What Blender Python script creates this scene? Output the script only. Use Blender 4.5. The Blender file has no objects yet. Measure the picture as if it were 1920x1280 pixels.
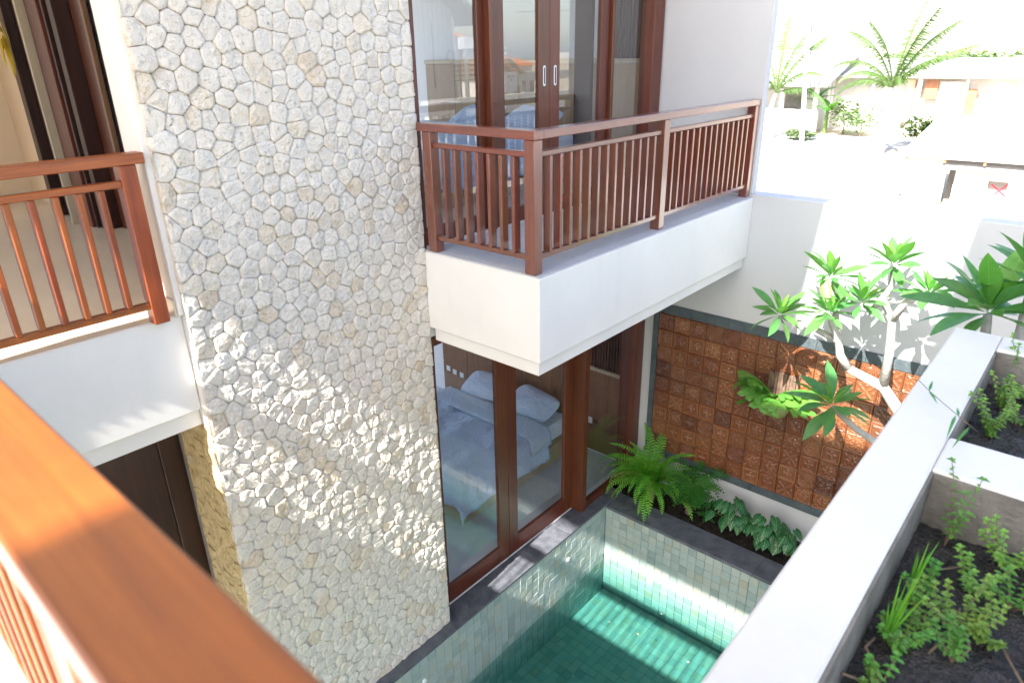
import bpy, bmesh, math, random
import numpy as np
from mathutils import Vector, Matrix, noise
random.seed(7)
rnd = random.random
def ru(a, b): return a + (b - a) * rnd()
C = bpy.context.scene.collection
S = bpy.context.scene

# ------------------------------------------------------------------ camera
RM = ((0.75340630, 0.24428660, -0.61049406),
      (0.65735098, -0.30295089, 0.69000757),
      (-0.01639011, -0.92116492, -0.38882714))      # world axes in (right, down, forward)
FPX = 1276.33
CAM = Vector((3.8, 0.0, 5.012))
cd = bpy.data.cameras.new('camera')
cam = bpy.data.objects.new('camera', cd)
C.objects.link(cam)
M = Matrix(((RM[0][0], -RM[0][1], -RM[0][2], CAM.x),
            (RM[1][0], -RM[1][1], -RM[1][2], CAM.y),
            (RM[2][0], -RM[2][1], -RM[2][2], CAM.z),
            (0, 0, 0, 1)))
cam.matrix_world = M
cd.sensor_width = 36.0
cd.lens = FPX / 1920 * 36
cd.clip_start = 0.05
cd.clip_end = 2000
cd.dof.use_dof = True
cd.dof.focus_distance = 6.2
cd.dof.aperture_fstop = 3.2
S.camera = cam

def at(px, py, axis, val):
    """point of the place seen at a pixel of the photograph, on the plane axis = val"""
    d = Vector((px - 960, py - 640, FPX))
    r = Vector(tuple(sum(RM[i][k] * d[k] for k in range(3)) for i in range(3)))
    t = (val - CAM[axis]) / r[axis]
    return CAM + r * t

# ------------------------------------------------------------------ light
SUN = Vector((-0.09, 1.0, -1.02)).normalized()       # the way the sunlight travels
w = bpy.data.worlds.new('World')
S.world = w
w.use_nodes = True
nt = w.node_tree
sk = nt.nodes.new('ShaderNodeTexSky')
sk.sky_type = 'NISHITA'
sk.sun_disc = False
sk.sun_elevation = math.asin(-SUN.z)
sk.sun_rotation = math.atan2(-SUN.x, -SUN.y)
sk.air_density = 1.0
sk.dust_density = 1.8
sk.ozone_density = 0.0
nt.links.new(sk.outputs[0], nt.nodes['Background'].inputs[0])
nt.nodes['Background'].inputs[1].default_value = 0.15
sl = bpy.data.lights.new('sun', 'SUN')
sl.energy = 5.0
sl.angle = math.radians(0.53)
sl.color = (1.0, 0.95, 0.88)
so = bpy.data.objects.new('sun', sl)
so.rotation_euler = SUN.to_track_quat('-Z', 'Y').to_euler()
so.location = (4, -10, 16)
C.objects.link(so)
S.view_settings.view_transform = 'Standard'
S.view_settings.look = 'None'
S.view_settings.gamma = 1
S.view_settings.use_curve_mapping = False
S.view_settings.exposure = 2.02
S.cycles.max_bounces = 10
S.cycles.diffuse_bounces = 5
S.cycles.glossy_bounces = 5
S.cycles.transparent_max_bounces = 24
S.cycles.transmission_bounces = 4
S.cycles.use_adaptive_sampling = True
S.cycles.adaptive_threshold = 0.02
S.cycles.use_denoising = True
S.cycles.sample_clamp_indirect = 6.0
S.cycles.caustics_reflective = False
S.cycles.caustics_refractive = False

# ------------------------------------------------------------------ mesh and object helpers
ORG = {}
class MB:
    def __init__(s):
        s.v = []; s.f = []; s.m = []; s.uv = {}
    def add(s, vs, fs, mi=0):
        n = len(s.v)
        s.v += [tuple(p) for p in vs]
        for f in fs:
            s.f.append(tuple(i + n for i in f)); s.m.append(mi)
        return n
    def box(s, x0, x1, y0, y1, z0, z1, mi=0):
        s.add([(x, y, z) for x in (x0, x1) for y in (y0, y1) for z in (z0, z1)],
              [(0, 1, 3, 2), (4, 6, 7, 5), (0, 4, 5, 1), (2, 3, 7, 6), (0, 2, 6, 4), (1, 5, 7, 3)], mi)
        return s
    def cbox(s, x0, x1, y0, y1, z0, z1, b=0.004, mi=0):
        """box with chamfered edges"""
        lo = (x0, y0, z0); hi = (x1, y1, z1)
        b = min(b, (x1 - x0) * .3, (y1 - y0) * .3, (z1 - z0) * .3)
        V = []; idx = {}
        for sx in (0, 1):
            for sy in (0, 1):
                for sz in (0, 1):
                    sg = (sx, sy, sz)
                    for a in range(3):
                        p = [(hi[k] if sg[k] else lo[k]) for k in range(3)]
                        for k in range(3):
                            if k != a: p[k] += -b if sg[k] else b
                        idx[(sg, a)] = len(V); V.append(p)
        F = []
        def face(ids, nrm):
            p = [Vector(V[i]) for i in ids]
            n = (p[1] - p[0]).cross(p[2] - p[0])
            F.append(tuple(ids) if n.dot(nrm) > 0 else tuple(reversed(ids)))
        for a in range(3):
            o = [k for k in range(3) if k != a]
            for sa in (0, 1):
                ids = []
                for (p, q) in ((0, 0), (1, 0), (1, 1), (0, 1)):
                    sg = [0, 0, 0]; sg[a] = sa; sg[o[0]] = p; sg[o[1]] = q
                    ids.append(idx[(tuple(sg), a)])
                n = Vector((0, 0, 0)); n[a] = 1 if sa else -1
                face(ids, n)
        for a in range(3):
            o = [k for k in range(3) if k != a]
            for p in (0, 1):
                for q in (0, 1):
                    sg0 = [0, 0, 0]; sg1 = [0, 0, 0]
                    sg0[a] = 0; sg1[a] = 1
                    for t in (sg0, sg1): t[o[0]] = p; t[o[1]] = q
                    sg0 = tuple(sg0); sg1 = tuple(sg1)
                    n = Vector((0, 0, 0)); n[o[0]] = 1 if p else -1; n[o[1]] = 1 if q else -1
                    face([idx[(sg0, o[0])], idx[(sg1, o[0])], idx[(sg1, o[1])], idx[(sg0, o[1])]], n)
        for sx in (0, 1):
            for sy in (0, 1):
                for sz in (0, 1):
                    sg = (sx, sy, sz)
                    face([idx[(sg, 0)], idx[(sg, 1)], idx[(sg, 2)]], Vector([1 if k else -1 for k in sg]))
        s.add(V, F, mi)
        return s
    def tube(s, pts, rad, n=8, mi=0, cap=True):
        pts = [Vector(p) for p in pts]
        if not hasattr(rad, '__len__'): rad = [rad] * len(pts)
        rings = []
        up = Vector((0.31, 0.17, 0.93))
        for i, p in enumerate(pts):
            d = (pts[min(i + 1, len(pts) - 1)] - pts[max(i - 1, 0)]).normalized()
            if abs(d.dot(up)) > .95: up = Vector((1, 0.1, 0))
            a = d.cross(up).normalized(); b = d.cross(a)
            rings.append([p + (a * math.cos(t * 2 * math.pi / n) + b * math.sin(t * 2 * math.pi / n)) * rad[i] for t in range(n)])
        V = [q for r in rings for q in r]
        F = []
        for i in range(len(pts) - 1):
            for t in range(n):
                u = (t + 1) % n
                F.append((i * n + t, (i + 1) * n + t, (i + 1) * n + u, i * n + u))
        if cap:
            F.append(tuple(range(n))); F.append(tuple(reversed(range((len(pts) - 1) * n, len(pts) * n))))
        s.add(V, F, mi)
        return s
    def quad(s, a, b, c, d, mi=0):
        s.add([a, b, c, d], [(0, 1, 2, 3)], mi); return s
    def prism(s, poly, axis, a0, a1, mi=0):
        """extrude a 2D polygon along an axis; poly holds the two other coordinates in order"""
        def P(p, a):
            q = list(p); q.insert(axis, a); return tuple(q)
        n = len(poly)
        V = [P(p, a0) for p in poly] + [P(p, a1) for p in poly]
        F = [tuple(range(n)), tuple(reversed(range(n, 2 * n)))]
        F += [(i, i + n, (i + 1) % n + n, (i + 1) % n) for i in range(n)]
        s.add(V, F, mi); return s
    def mesh(s, name, mats, smooth=False, org=(0, 0, 0), uv=None, fix=False):
        me = bpy.data.meshes.new(name)
        o = Vector(org)
        me.from_pydata([(p[0] - o.x, p[1] - o.y, p[2] - o.z) for p in s.v], [], s.f)
        if not isinstance(mats, (list, tuple)): mats = [mats]
        for m in mats: me.materials.append(m)
        me.polygons.foreach_set('material_index', s.m)
        if smooth: me.polygons.foreach_set('use_smooth', [True] * len(s.f))
        if uv:
            l = me.uv_layers.new(name='UVMap')
            li = [0] * len(me.loops); me.loops.foreach_get('vertex_index', li)
            fl = []
            for i in li: fl += uv[i]
            l.data.foreach_set('uv', fl)
        if fix:
            bm = bmesh.new(); bm.from_mesh(me); bmesh.ops.recalc_face_normals(bm, faces=bm.faces); bm.to_mesh(me); bm.free()
        me.update()
        return me
    def build(s, name, mats, parent=None, smooth=False, uv=None, fix=False, kind=None, label=None, cat=None, group=None, loc=None):
        org = ORG.get(parent.name, Vector((0, 0, 0))) if parent else Vector(loc or (0, 0, 0))
        me = s.mesh(name, mats, smooth, org, uv, fix)
        o = bpy.data.objects.new(name, me)
        C.objects.link(o)
        if parent: o.parent = parent
        else: o.location = org
        ORG[o.name] = org
        return tag(o, label, cat, group, kind)
def tag(o, label=None, cat=None, group=None, kind=None):
    if label: o['label'] = label
    if cat: o['category'] = cat
    if group: o['group'] = group
    if kind: o['kind'] = kind
    return o
def thing(name, label, cat, loc=(0, 0, 0), group=None):
    o = bpy.data.objects.new(name, None)
    o.empty_display_size = .1
    C.objects.link(o); o.location = loc
    ORG[o.name] = Vector(loc)
    return tag(o, label, cat, group)
def inst(name, me, parent, loc, rot=None, scale=None):
    """one more piece sharing the mesh me; loc is in the world"""
    o = bpy.data.objects.new(name, me)
    C.objects.link(o)
    if parent:
        o.parent = parent
        o.location = Vector(loc) - ORG[parent.name]
    else: o.location = loc
    if rot is not None: o.rotation_euler = rot
    if scale is not None: o.scale = scale if hasattr(scale, '__len__') else (scale,) * 3
    ORG[o.name] = Vector(loc)
    return o
def struct(name, mb, m, **k): return mb.build(name, m, kind='structure', **k)

# ------------------------------------------------------------------ materials
class NT:
    def __init__(s, name, base=(.5, .5, .5), rough=.6, spec=.5):
        s.m = bpy.data.materials.new(name); s.m.use_nodes = True
        s.t = s.m.node_tree; s.b = s.t.nodes['Principled BSDF']
        s.out = s.t.nodes['Material Output']
        s.b.inputs['Base Color'].default_value = (*base, 1)
        s.b.inputs['Roughness'].default_value = rough
        s.b.inputs['Specular IOR Level'].default_value = spec
    def n(s, t, **k):
        x = s.t.nodes.new(t)
        for a, v in k.items():
            if a in x.inputs.keys(): x.inputs[a].default_value = v
            else: setattr(x, a, v)
        return x
    def l(s, a, b): s.t.links.new(a, b)
    def pos(s, scale=(1, 1, 1), rand=0, obj=False):
        if obj: g = s.n('ShaderNodeTexCoord').outputs['Object']
        else: g = s.n('ShaderNodeNewGeometry').outputs['Position']
        mp = s.n('ShaderNodeMapping'); mp.inputs['Scale'].default_value = scale
        s.l(g, mp.inputs[0])
        if rand:
            oi = s.n('ShaderNodeObjectInfo')
            mm = s.n('ShaderNodeMath', operation='MULTIPLY'); mm.inputs[1].default_value = rand
            s.l(oi.outputs['Random'], mm.inputs[0])
            cx = s.n('ShaderNodeCombineXYZ')
            for i in range(3): s.l(mm.outputs[0], cx.inputs[i])
            s.l(cx.outputs[0], mp.inputs['Location'])
        return mp.outputs[0]
    def noise(s, vec, scale, detail=4, rough=.55, dist=0):
        x = s.n('ShaderNodeTexNoise')
        x.inputs['Scale'].default_value = scale; x.inputs['Detail'].default_value = detail
        x.inputs['Roughness'].default_value = rough; x.inputs['Distortion'].default_value = dist
        s.l(vec, x.inputs['Vector']); return x.outputs['Fac']
    def ramp(s, fac, stops):
        r = s.n('ShaderNodeValToRGB')
        el = r.color_ramp.elements
        while len(el) < len(stops): el.new(.5)
        for e, (p, c) in zip(el, stops):
            e.position = p; e.color = (*c, 1) if len(c) == 3 else c
        s.l(fac, r.inputs[0]); return r.outputs[0]
    def mix(s, fac, a, b, mode='MIX'):
        x = s.n('ShaderNodeMix', data_type='RGBA', blend_type=mode)
        for sock, v in ((x.inputs[0], fac), (x.inputs[6], a), (x.inputs[7], b)):
            if isinstance(v, (int, float)): sock.default_value = v
            elif isinstance(v, tuple): sock.default_value = (*v, 1)
            else: s.l(v, sock)
        return x.outputs[2]
    def math(s, op, a, b=None, clamp=False):
        x = s.n('ShaderNodeMath', operation=op); x.use_clamp = clamp
        for i, v in enumerate((a, b)):
            if v is None: continue
            if isinstance(v, (int, float)): x.inputs[i].default_value = v
            else: s.l(v, x.inputs[i])
        return x.outputs[0]
    def rand(s): return s.n('ShaderNodeObjectInfo').outputs['Random']
    def color(s, c): s.l(c, s.b.inputs['Base Color'])
    def rough(s, c): s.l(c, s.b.inputs['Roughness'])
    def bump(s, h, strength=.3, dist=.01, chain=None):
        x = s.n('ShaderNodeBump'); x.inputs['Strength'].default_value = strength; x.inputs['Distance'].default_value = dist
        s.l(h, x.inputs['Height'])
        if chain: s.l(chain, x.inputs['Normal'])
        s.l(x.outputs[0], s.b.inputs['Normal']); return x.outputs[0]
V1 = lambda a: (a, a, a)
def hsv_rand(t, col, hv=.04, vv=.4):
    """vary a colour a little from object to object"""
    h = t.n('ShaderNodeHueSaturation')
    r = t.rand()
    a = t.math('ADD', t.math('MULTIPLY', r, hv), .5 - hv / 2)
    r2 = t.math('FRACT', t.math('MULTIPLY', r, 13.7))
    b = t.math('ADD', t.math('MULTIPLY', r2, vv), 1 - vv / 2)
    t.l(a, h.inputs['Hue']); t.l(b, h.inputs['Value'])
    if isinstance(col, tuple): h.inputs['Color'].default_value = (*col, 1)
    else: t.l(col, h.inputs['Color'])
    return h.outputs[0]

def plaster(name, c, stain=.06, rough=.75):
    t = NT(name, c, rough, .3)
    p = t.pos()
    a = t.noise(p, 1.3, 5, .6); b = t.noise(p, 55, 3); s_ = t.noise(t.pos((3, 3, .35)), 2.0, 5, .65)
    k = t.ramp(a, [(.3, tuple(x * (1 - stain) for x in c)), (.7, c)])
    k = t.mix(t.math('MULTIPLY', t.ramp(s_, [(.55, (0, 0, 0)), (.8, (1, 1, 1))]), stain * 2.0), k, tuple(x * .72 for x in c))
    t.color(k)
    n1 = t.bump(b, .12, .004)
    t.bump(a, .15, .02, n1)
    return t.m
M_white = plaster('white_plaster', (.76, .73, .69), .09)
M_wall = plaster('grey_white_plaster', (.56, .56, .57), .07, .85)
M_room = plaster('room_paint', (.80, .81, .83), .02)
M_tan = plaster('cream_paint', (.76, .61, .44), .03)
M_roof = plaster('soffit_paint', (.75, .74, .72), .03)

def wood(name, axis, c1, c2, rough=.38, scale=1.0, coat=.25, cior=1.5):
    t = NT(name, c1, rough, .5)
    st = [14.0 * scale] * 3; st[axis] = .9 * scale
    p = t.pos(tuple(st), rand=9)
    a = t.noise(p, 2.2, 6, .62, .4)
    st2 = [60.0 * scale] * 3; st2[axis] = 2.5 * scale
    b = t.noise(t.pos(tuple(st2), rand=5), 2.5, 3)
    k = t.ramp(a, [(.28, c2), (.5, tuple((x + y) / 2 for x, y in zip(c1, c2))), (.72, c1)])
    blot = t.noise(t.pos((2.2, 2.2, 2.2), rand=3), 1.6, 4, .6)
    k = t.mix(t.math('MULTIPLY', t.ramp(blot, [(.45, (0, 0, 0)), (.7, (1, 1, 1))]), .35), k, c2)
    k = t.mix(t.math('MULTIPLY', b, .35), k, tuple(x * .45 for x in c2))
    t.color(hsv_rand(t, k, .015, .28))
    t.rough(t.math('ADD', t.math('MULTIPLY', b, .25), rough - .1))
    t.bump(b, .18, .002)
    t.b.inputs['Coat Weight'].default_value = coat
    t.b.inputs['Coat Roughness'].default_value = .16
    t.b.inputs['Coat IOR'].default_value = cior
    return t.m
R1 = (.165, .040, .014); R2 = (.080, .018, .008)
L1 = (.25, .056, .018); L2 = (.12, .026, .009)
M_lx = wood('lacquered_merbau_x', 0, L1, L2, .3, 1, .9, 1.95); M_ly = wood('lacquered_merbau_y', 1, L1, L2, .3, 1, .9, 1.95); M_lz = wood('lacquered_merbau_z', 2, L1, L2, .3, 1, .9, 1.95)
M_wx = wood('merbau_wood_x', 0, R1, R2); M_wy = wood('merbau_wood_y', 1, R1, R2); M_wz = wood('merbau_wood_z', 2, R1, R2)
F1 = (.40, .100, .018); F2 = (.17, .036, .008)  # orange of sunlit merbau put into the base colour
M_fx = wood('sunlit_merbau_x', 0, F1, F2, .36, .7, .12); M_fy = wood('sunlit_merbau_y', 1, F1, F2, .36, .7, .12); M_fz = wood('sunlit_merbau_z', 2, F1, F2, .36, .7, .12)
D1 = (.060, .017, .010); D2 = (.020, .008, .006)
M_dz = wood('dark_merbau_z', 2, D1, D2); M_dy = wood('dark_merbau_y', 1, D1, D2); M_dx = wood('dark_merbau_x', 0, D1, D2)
M_oak_x = wood('veneer_brown_z', 2, (.27, .15, .085), (.17, .09, .05), .5, .6, 0)
M_oak_l = wood('veneer_light', 2, (.50, .36, .22), (.38, .26, .16), .5, .6, 0)
M_cream = wood('pale_trim_wood', 2, (.62, .52, .38), (.5, .41, .3), .5, .6, 0)

def glass_mat(name, tint, gain=1.7, rough=0.0, base=0.0):
    """a thin pane: clear where it does not mirror, so that light passes through it"""
    m = bpy.data.materials.new(name); m.use_nodes = True
    t = m.node_tree; t.nodes.clear()
    o = t.nodes.new('ShaderNodeOutputMaterial'); mx = t.nodes.new('ShaderNodeMixShader')
    tr = t.nodes.new('ShaderNodeBsdfTransparent'); tr.inputs[0].default_value = (*tint, 1)
    gl = t.nodes.new('ShaderNodeBsdfGlossy'); gl.inputs['Roughness'].default_value = rough
    fr = t.nodes.new('ShaderNodeFresnel'); fr.inputs[0].default_value = 1.5
    geo = t.nodes.new('ShaderNodeNewGeometry')
    inv = t.nodes.new('ShaderNodeMath'); inv.operation = 'SUBTRACT'; inv.inputs[0].default_value = 1
    t.links.new(geo.outputs['Backfacing'], inv.inputs[1])
    mu = t.nodes.new('ShaderNodeMath'); mu.operation = 'MULTIPLY'
    t.links.new(fr.outputs[0], mu.inputs[0]); t.links.new(inv.outputs[0], mu.inputs[1])
    m2 = t.nodes.new('ShaderNodeMath'); m2.operation = 'MULTIPLY'; m2.inputs[1].default_value = gain; m2.use_clamp = True
    t.links.new(mu.outputs[0], m2.inputs[0])
    t.links.new(m2.outputs[0], mx.inputs[0]); t.links.new(tr.outputs[0], mx.inputs[1]); t.links.new(gl.outputs[0], mx.inputs[2])
    t.links.new(mx.outputs[0], o.inputs['Surface'])
    return m, t, gl, fr, o
M_glass = glass_mat('window_glass', (.97, .98, .99), 1.8)[0]
M_glass2 = glass_mat('reflective_window_glass', (.93, .96, .98), 2.9)[0]
M_water, wt, wgl, wfr, wout = glass_mat('pool_water', (1, 1, 1), 1.0, .02)
wfr.inputs[0].default_value = 1.33
_p = wt.nodes.new('ShaderNodeNewGeometry'); _n = wt.nodes.new('ShaderNodeTexNoise'); _n.inputs['Scale'].default_value = 2.6; _n.inputs['Detail'].default_value = 2.5
_b = wt.nodes.new('ShaderNodeBump'); _b.inputs['Strength'].default_value = .25; _b.inputs['Distance'].default_value = .03
wt.links.new(_p.outputs['Position'], _n.inputs['Vector']); wt.links.new(_n.outputs['Fac'], _b.inputs['Height'])
wt.links.new(_b.outputs[0], wgl.inputs['Normal']); wt.links.new(_b.outputs[0], wfr.inputs['Normal'])
_va = wt.nodes.new('ShaderNodeVolumeAbsorption'); _va.inputs['Color'].default_value = (.43, .82, .79, 1); _va.inputs['Density'].default_value = 1.8
wt.links.new(_va.outputs[0], wout.inputs['Volume'])

def mk_stone():
    t = NT('limestone', (.6, .55, .48), .9, .2)
    p = t.pos()
    r = t.rand()
    c = t.ramp(r, [(0, (.82, .745, .64)), (.4, (.78, .715, .63)), (.7, (.84, .78, .69)), (.92, (.79, .68, .53)), (1, (.70, .55, .38))])
    a = t.noise(p, 26, 6, .7); b = t.noise(p, 9, 3); d = t.noise(p, 90, 3, .7)
    c = t.mix(t.ramp(a, [(.35, (0, 0, 0)), (.75, (1, 1, 1))]), c, (.86, .81, .74))
    c = t.mix(t.math('MULTIPLY', t.ramp(b, [(.60, (0, 0, 0)), (.80, (1, 1, 1))]), .5), c, (.62, .45, .26))
    pit = t.ramp(t.noise(p, 34, 2, .5), [(.68, (0, 0, 0)), (.74, (1, 1, 1))])
    c = t.mix(t.math('MULTIPLY', pit, .45), c, (.26, .18, .10))
    t.color(c)
    n1 = t.bump(a, 1.0, .03)
    t.bump(d, .5, .006, n1)
    return t.m
M_stone = mk_stone()
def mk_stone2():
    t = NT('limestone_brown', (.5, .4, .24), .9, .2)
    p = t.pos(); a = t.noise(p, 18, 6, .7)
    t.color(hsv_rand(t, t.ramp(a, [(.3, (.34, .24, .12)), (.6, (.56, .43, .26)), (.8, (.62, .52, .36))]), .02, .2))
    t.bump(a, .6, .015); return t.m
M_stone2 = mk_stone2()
M_mortar = NT('joint_mortar', (.52, .45, .36), .95, .1).m

def mk_granite(name, c, c2):
    t = NT(name, c, .55, .4)
    p = t.pos()
    a = t.noise(p, 7, 5, .65); b = t.noise(p, 230, 2, .8)
    k = t.ramp(a, [(.3, c), (.75, c2)])
    v = t.n('ShaderNodeTexVoronoi'); v.inputs['Scale'].default_value = 46; t.l(p, v.inputs['Vector'])
    k = t.mix(t.ramp(v.outputs['Distance'], [(.10, (1, 1, 1)), (.17, (0, 0, 0))]), k, (.33, .30, .27))
    k = t.mix(t.math('MULTIPLY', b, .5), k, tuple(x * .5 for x in c))
    t.color(k); t.rough(t.math('ADD', t.math('MULTIPLY', a, .5), .25))
    t.bump(b, .3, .003); return t.m
M_granite = mk_granite('grey_andesite', (.065, .072, .090), (.19, .198, .22))
M_band = mk_granite('blue_grey_stone', (.05, .068, .078), (.12, .15, .165))

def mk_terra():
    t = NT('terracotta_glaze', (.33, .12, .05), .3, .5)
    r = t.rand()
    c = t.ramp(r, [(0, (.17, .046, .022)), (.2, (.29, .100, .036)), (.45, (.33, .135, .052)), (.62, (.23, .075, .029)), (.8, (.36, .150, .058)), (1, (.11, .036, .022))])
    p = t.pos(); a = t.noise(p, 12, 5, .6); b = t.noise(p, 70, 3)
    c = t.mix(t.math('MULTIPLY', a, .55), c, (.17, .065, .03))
    tex_co = t.n('ShaderNodeTexCoord'); sx = t.n('ShaderNodeSeparateXYZ'); t.l(tex_co.outputs['Object'], sx.inputs[0])
    hgt = t.ramp(t.math('MULTIPLY', sx.outputs['Y'], -50), [(.28, (1, 1, 1)), (.75, (0, 0, 0))])   # darker towards the hollows of the relief
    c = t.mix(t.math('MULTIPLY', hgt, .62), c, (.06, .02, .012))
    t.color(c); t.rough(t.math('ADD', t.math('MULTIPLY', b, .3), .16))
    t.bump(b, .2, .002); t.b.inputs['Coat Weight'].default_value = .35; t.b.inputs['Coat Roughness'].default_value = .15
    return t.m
M_terra = mk_terra()

def mk_pooltile():
    t = NT('green_stone_tile', (.3, .4, .34), .45, .5)
    r = t.rand()
    c = t.ramp(r, [(0, (.30, .37, .34)), (.2, (.40, .46, .42)), (.4, (.44, .44, .35)), (.55, (.36, .43, .42)), (.75, (.47, .50, .44)), (.9, (.24, .32, .30)), (1, (.41, .38, .27))])
    p = t.pos(); a = t.noise(p, 14, 6, .68); b = t.noise(p, 60, 4, .7)
    c = t.mix(t.math('MULTIPLY', a, .6), c, (.28, .35, .32))
    c = t.mix(t.math('MULTIPLY', t.ramp(b, [(.62, (0, 0, 0)), (.72, (1, 1, 1))]), .6), c, (.08, .09, .08))
    t.color(t.mix(1.0, c, (1.0, 1.0, 1.02), 'MULTIPLY')); t.bump(b, .25, .003); return t.m
M_ptile = mk_pooltile()
M_ptile2 = M_ptile.copy(); M_ptile2.name = 'green_stone_tile_joined'
_t2 = M_ptile2.node_tree                                    # joined tiles take their tone from a value stored for each tile
_oi = [n for n in _t2.nodes if n.type == 'OBJECT_INFO'][0]
_at = _t2.nodes.new('ShaderNodeAttribute'); _at.attribute_name = 'tone'
for lk in list(_oi.outputs['Random'].links): _t2.links.new(_at.outputs['Fac'], lk.to_socket)
def wet_dimmed(m, nm):
    m = m.copy(); m.name = nm; t = m.node_tree; b = t.nodes['Principled BSDF']; src = b.inputs['Base Color'].links[0].from_socket
    x = t.nodes.new('ShaderNodeMix'); x.data_type = 'RGBA'; x.blend_type = 'MULTIPLY'; x.inputs[0].default_value = 1; x.inputs[7].default_value = (.56, .64, .62, 1)  # wet stone tone, darkened further for the light lost under water
    t.links.new(src, x.inputs[6]); t.links.new(x.outputs[2], b.inputs['Base Color']); return m
M_pwet = wet_dimmed(M_ptile, 'wet_dimmed_green_tile'); M_pwet2 = wet_dimmed(M_ptile2, 'wet_dimmed_green_tile_joined')
M_grout = NT('dark_grout', (.15, .17, .155), .9, .2).m

def simple(name, c, rough=.6, var=.12, sc=8, bmp=.1, spec=.5, d=.005):
    t = NT(name, c, rough, spec); p = t.pos(); a = t.noise(p, sc, 5, .6)
    t.color(t.ramp(a, [(.3, tuple(x * (1 - var) for x in c)), (.7, tuple(min(1, x * (1 + var)) for x in c))]))
    if bmp: t.bump(t.noise(p, sc * 6, 3), bmp, d)
    return t.m
M_floor = simple('beige_floor_tile', (.68, .58, .45), .3, .05, 2, .03)
M_floor2 = simple('grey_floor_tile', (.55, .57, .58), .22, .05, 2, .03)
M_terr = simple('balcony_tile', (.46, .46, .48), .5, .06, 5, .08)
M_conc = simple('raw_concrete', (.20, .185, .16), .9, .35, 6, .5, .2, .02)
M_soil = simple('wet_black_soil', (.034, .029, .027), .5, .6, 12, 1.0, .5, .03)
M_soil2 = simple('brown_soil', (.035, .024, .018), .9, .6, 14, 1.0, .3, .03)
M_grit = simple('soil_crumb', (.085, .066, .055), .8, .7, 25, .5)
M_plate = simple('white_plastic', (.78, .79, .8), .35, .02, 5, 0)
M_black = simple('black_slot', (.03, .03, .035), .4, .1, 5, 0)
M_steel = simple('brushed_steel', (.55, .55, .56), .35, .05, 30, 0)
def fabric(name, c, stripes=0):
    t = NT(name, c, .85, .2); p = t.pos()
    if stripes:
        wv = t.n('ShaderNodeTexWave'); wv.inputs['Scale'].default_value = stripes; wv.bands_direction = 'Y'
        t.l(t.pos(obj=True), wv.inputs['Vector'])
        t.color(t.ramp(wv.outputs['Fac'], [(.42, tuple(x * .86 for x in c)), (.58, c)]))
    t.bump(t.noise(p, 7, 6, .62, 1.2), .9, .05)
    t.b.inputs['Sheen Weight'].default_value = .3
    return t.m
M_duvet = fabric('pale_blue_cotton', (.54, .67, .88)); M_pillow = fabric('striped_pillow_cotton', (.58, .70, .90), 11); M_sheet = fabric('white_sheet', (.70, .76, .84))

def leaf_mat(name, c, c2, rough=.4, trans=.35, hv=.03, vv=.35, veins=None):
    t = NT(name, c, rough, .5)
    p = t.pos(); a = t.noise(p, 14, 4, .6)
    k = t.ramp(a, [(.3, c2), (.7, c)])
    k = hsv_rand(t, k, hv, vv)
    if veins:
        uv = t.n('ShaderNodeUVMap'); sx = t.n('ShaderNodeSeparateXYZ'); t.l(uv.outputs[0], sx.inputs[0])
        u = t.math('ABSOLUTE', t.math('SUBTRACT', sx.outputs[0], .5)); v = sx.outputs[1]
        mid = t.math('LESS_THAN', u, veins[1])
        lat = t.math('FRACT', t.math('MULTIPLY', t.math('SUBTRACT', v, t.math('MULTIPLY', u, veins[3])), veins[0]))
        lat = t.math('LESS_THAN', t.math('ABSOLUTE', t.math('SUBTRACT', lat, .5)), veins[2])
        k = t.mix(t.math('MULTIPLY', t.math('MAXIMUM', mid, lat), veins[4]), k, veins[5])
    t.color(k)
    tl = t.n('ShaderNodeBsdfTranslucent'); t.l(t.mix(1.0, k, (1.6, 1.9, .7), 'MULTIPLY'), tl.inputs[0])
    mx = t.n('ShaderNodeMixShader'); mx.inputs[0].default_value = trans
    t.l(t.b.outputs[0], mx.inputs[1]); t.l(tl.outputs[0], mx.inputs[2]); t.l(mx.outputs[0], t.out.inputs[0])
    return t.m
M_fern = leaf_mat('fern_green', (.19, .45, .045), (.10, .32, .03), .5, .35)
M_fernd = leaf_mat('dry_fern', (.5, .42, .2), (.4, .33, .14), .6, .3)
M_fern2 = leaf_mat('fine_fern_green', (.08, .26, .045), (.045, .17, .03), .5, .3)
M_anth = leaf_mat('velvet_leaf', (.018, .13, .03), (.010, .08, .02), .35, .12, .02, .3, (4.2, .012, .03, 1.15, .75, (.30, .50, .26)))
M_stag = leaf_mat('staghorn_green', (.16, .36, .06), (.09, .25, .05), .4, .3, .03, .3)
M_shield = leaf_mat('shield_frond', (.34, .42, .16), (.25, .30, .10), .5, .2)
M_frangi = leaf_mat('frangipani_leaf', (.11, .27, .08), (.07, .20, .06), .35, .35, .04, .3, (15, .02, .08, .55, .35, (.22, .40, .16)))
M_frangi2 = leaf_mat('frangipani_young_leaf', (.16, .34, .07), (.10, .26, .05), .35, .4, .04, .3, (15, .02, .08, .55, .35, (.26, .45, .16)))
M_weed = leaf_mat('weed_leaf', (.20, .38, .07), (.12, .27, .05), .5, .3, .06, .5)
M_grass = leaf_mat('grass_blade', (.16, .40, .04), (.10, .28, .03), .5, .3)
M_stem = simple('woody_stem', (.20, .14, .09), .8, .3, 20, .3)
M_gstem = simple('green_stem', (.14, .22, .06), .6, .2, 20, .1)
M_bark = simple('pale_grey_bark', (.40, .38, .35), .8, .25, 9, .6, .3, .01)
M_palm = leaf_mat('palm_leaf', (.11, .17, .05), (.07, .12, .035), .5, .3)
M_banana = leaf_mat('banana_leaf', (.15, .32, .09), (.10, .24, .06), .4, .4)
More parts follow.
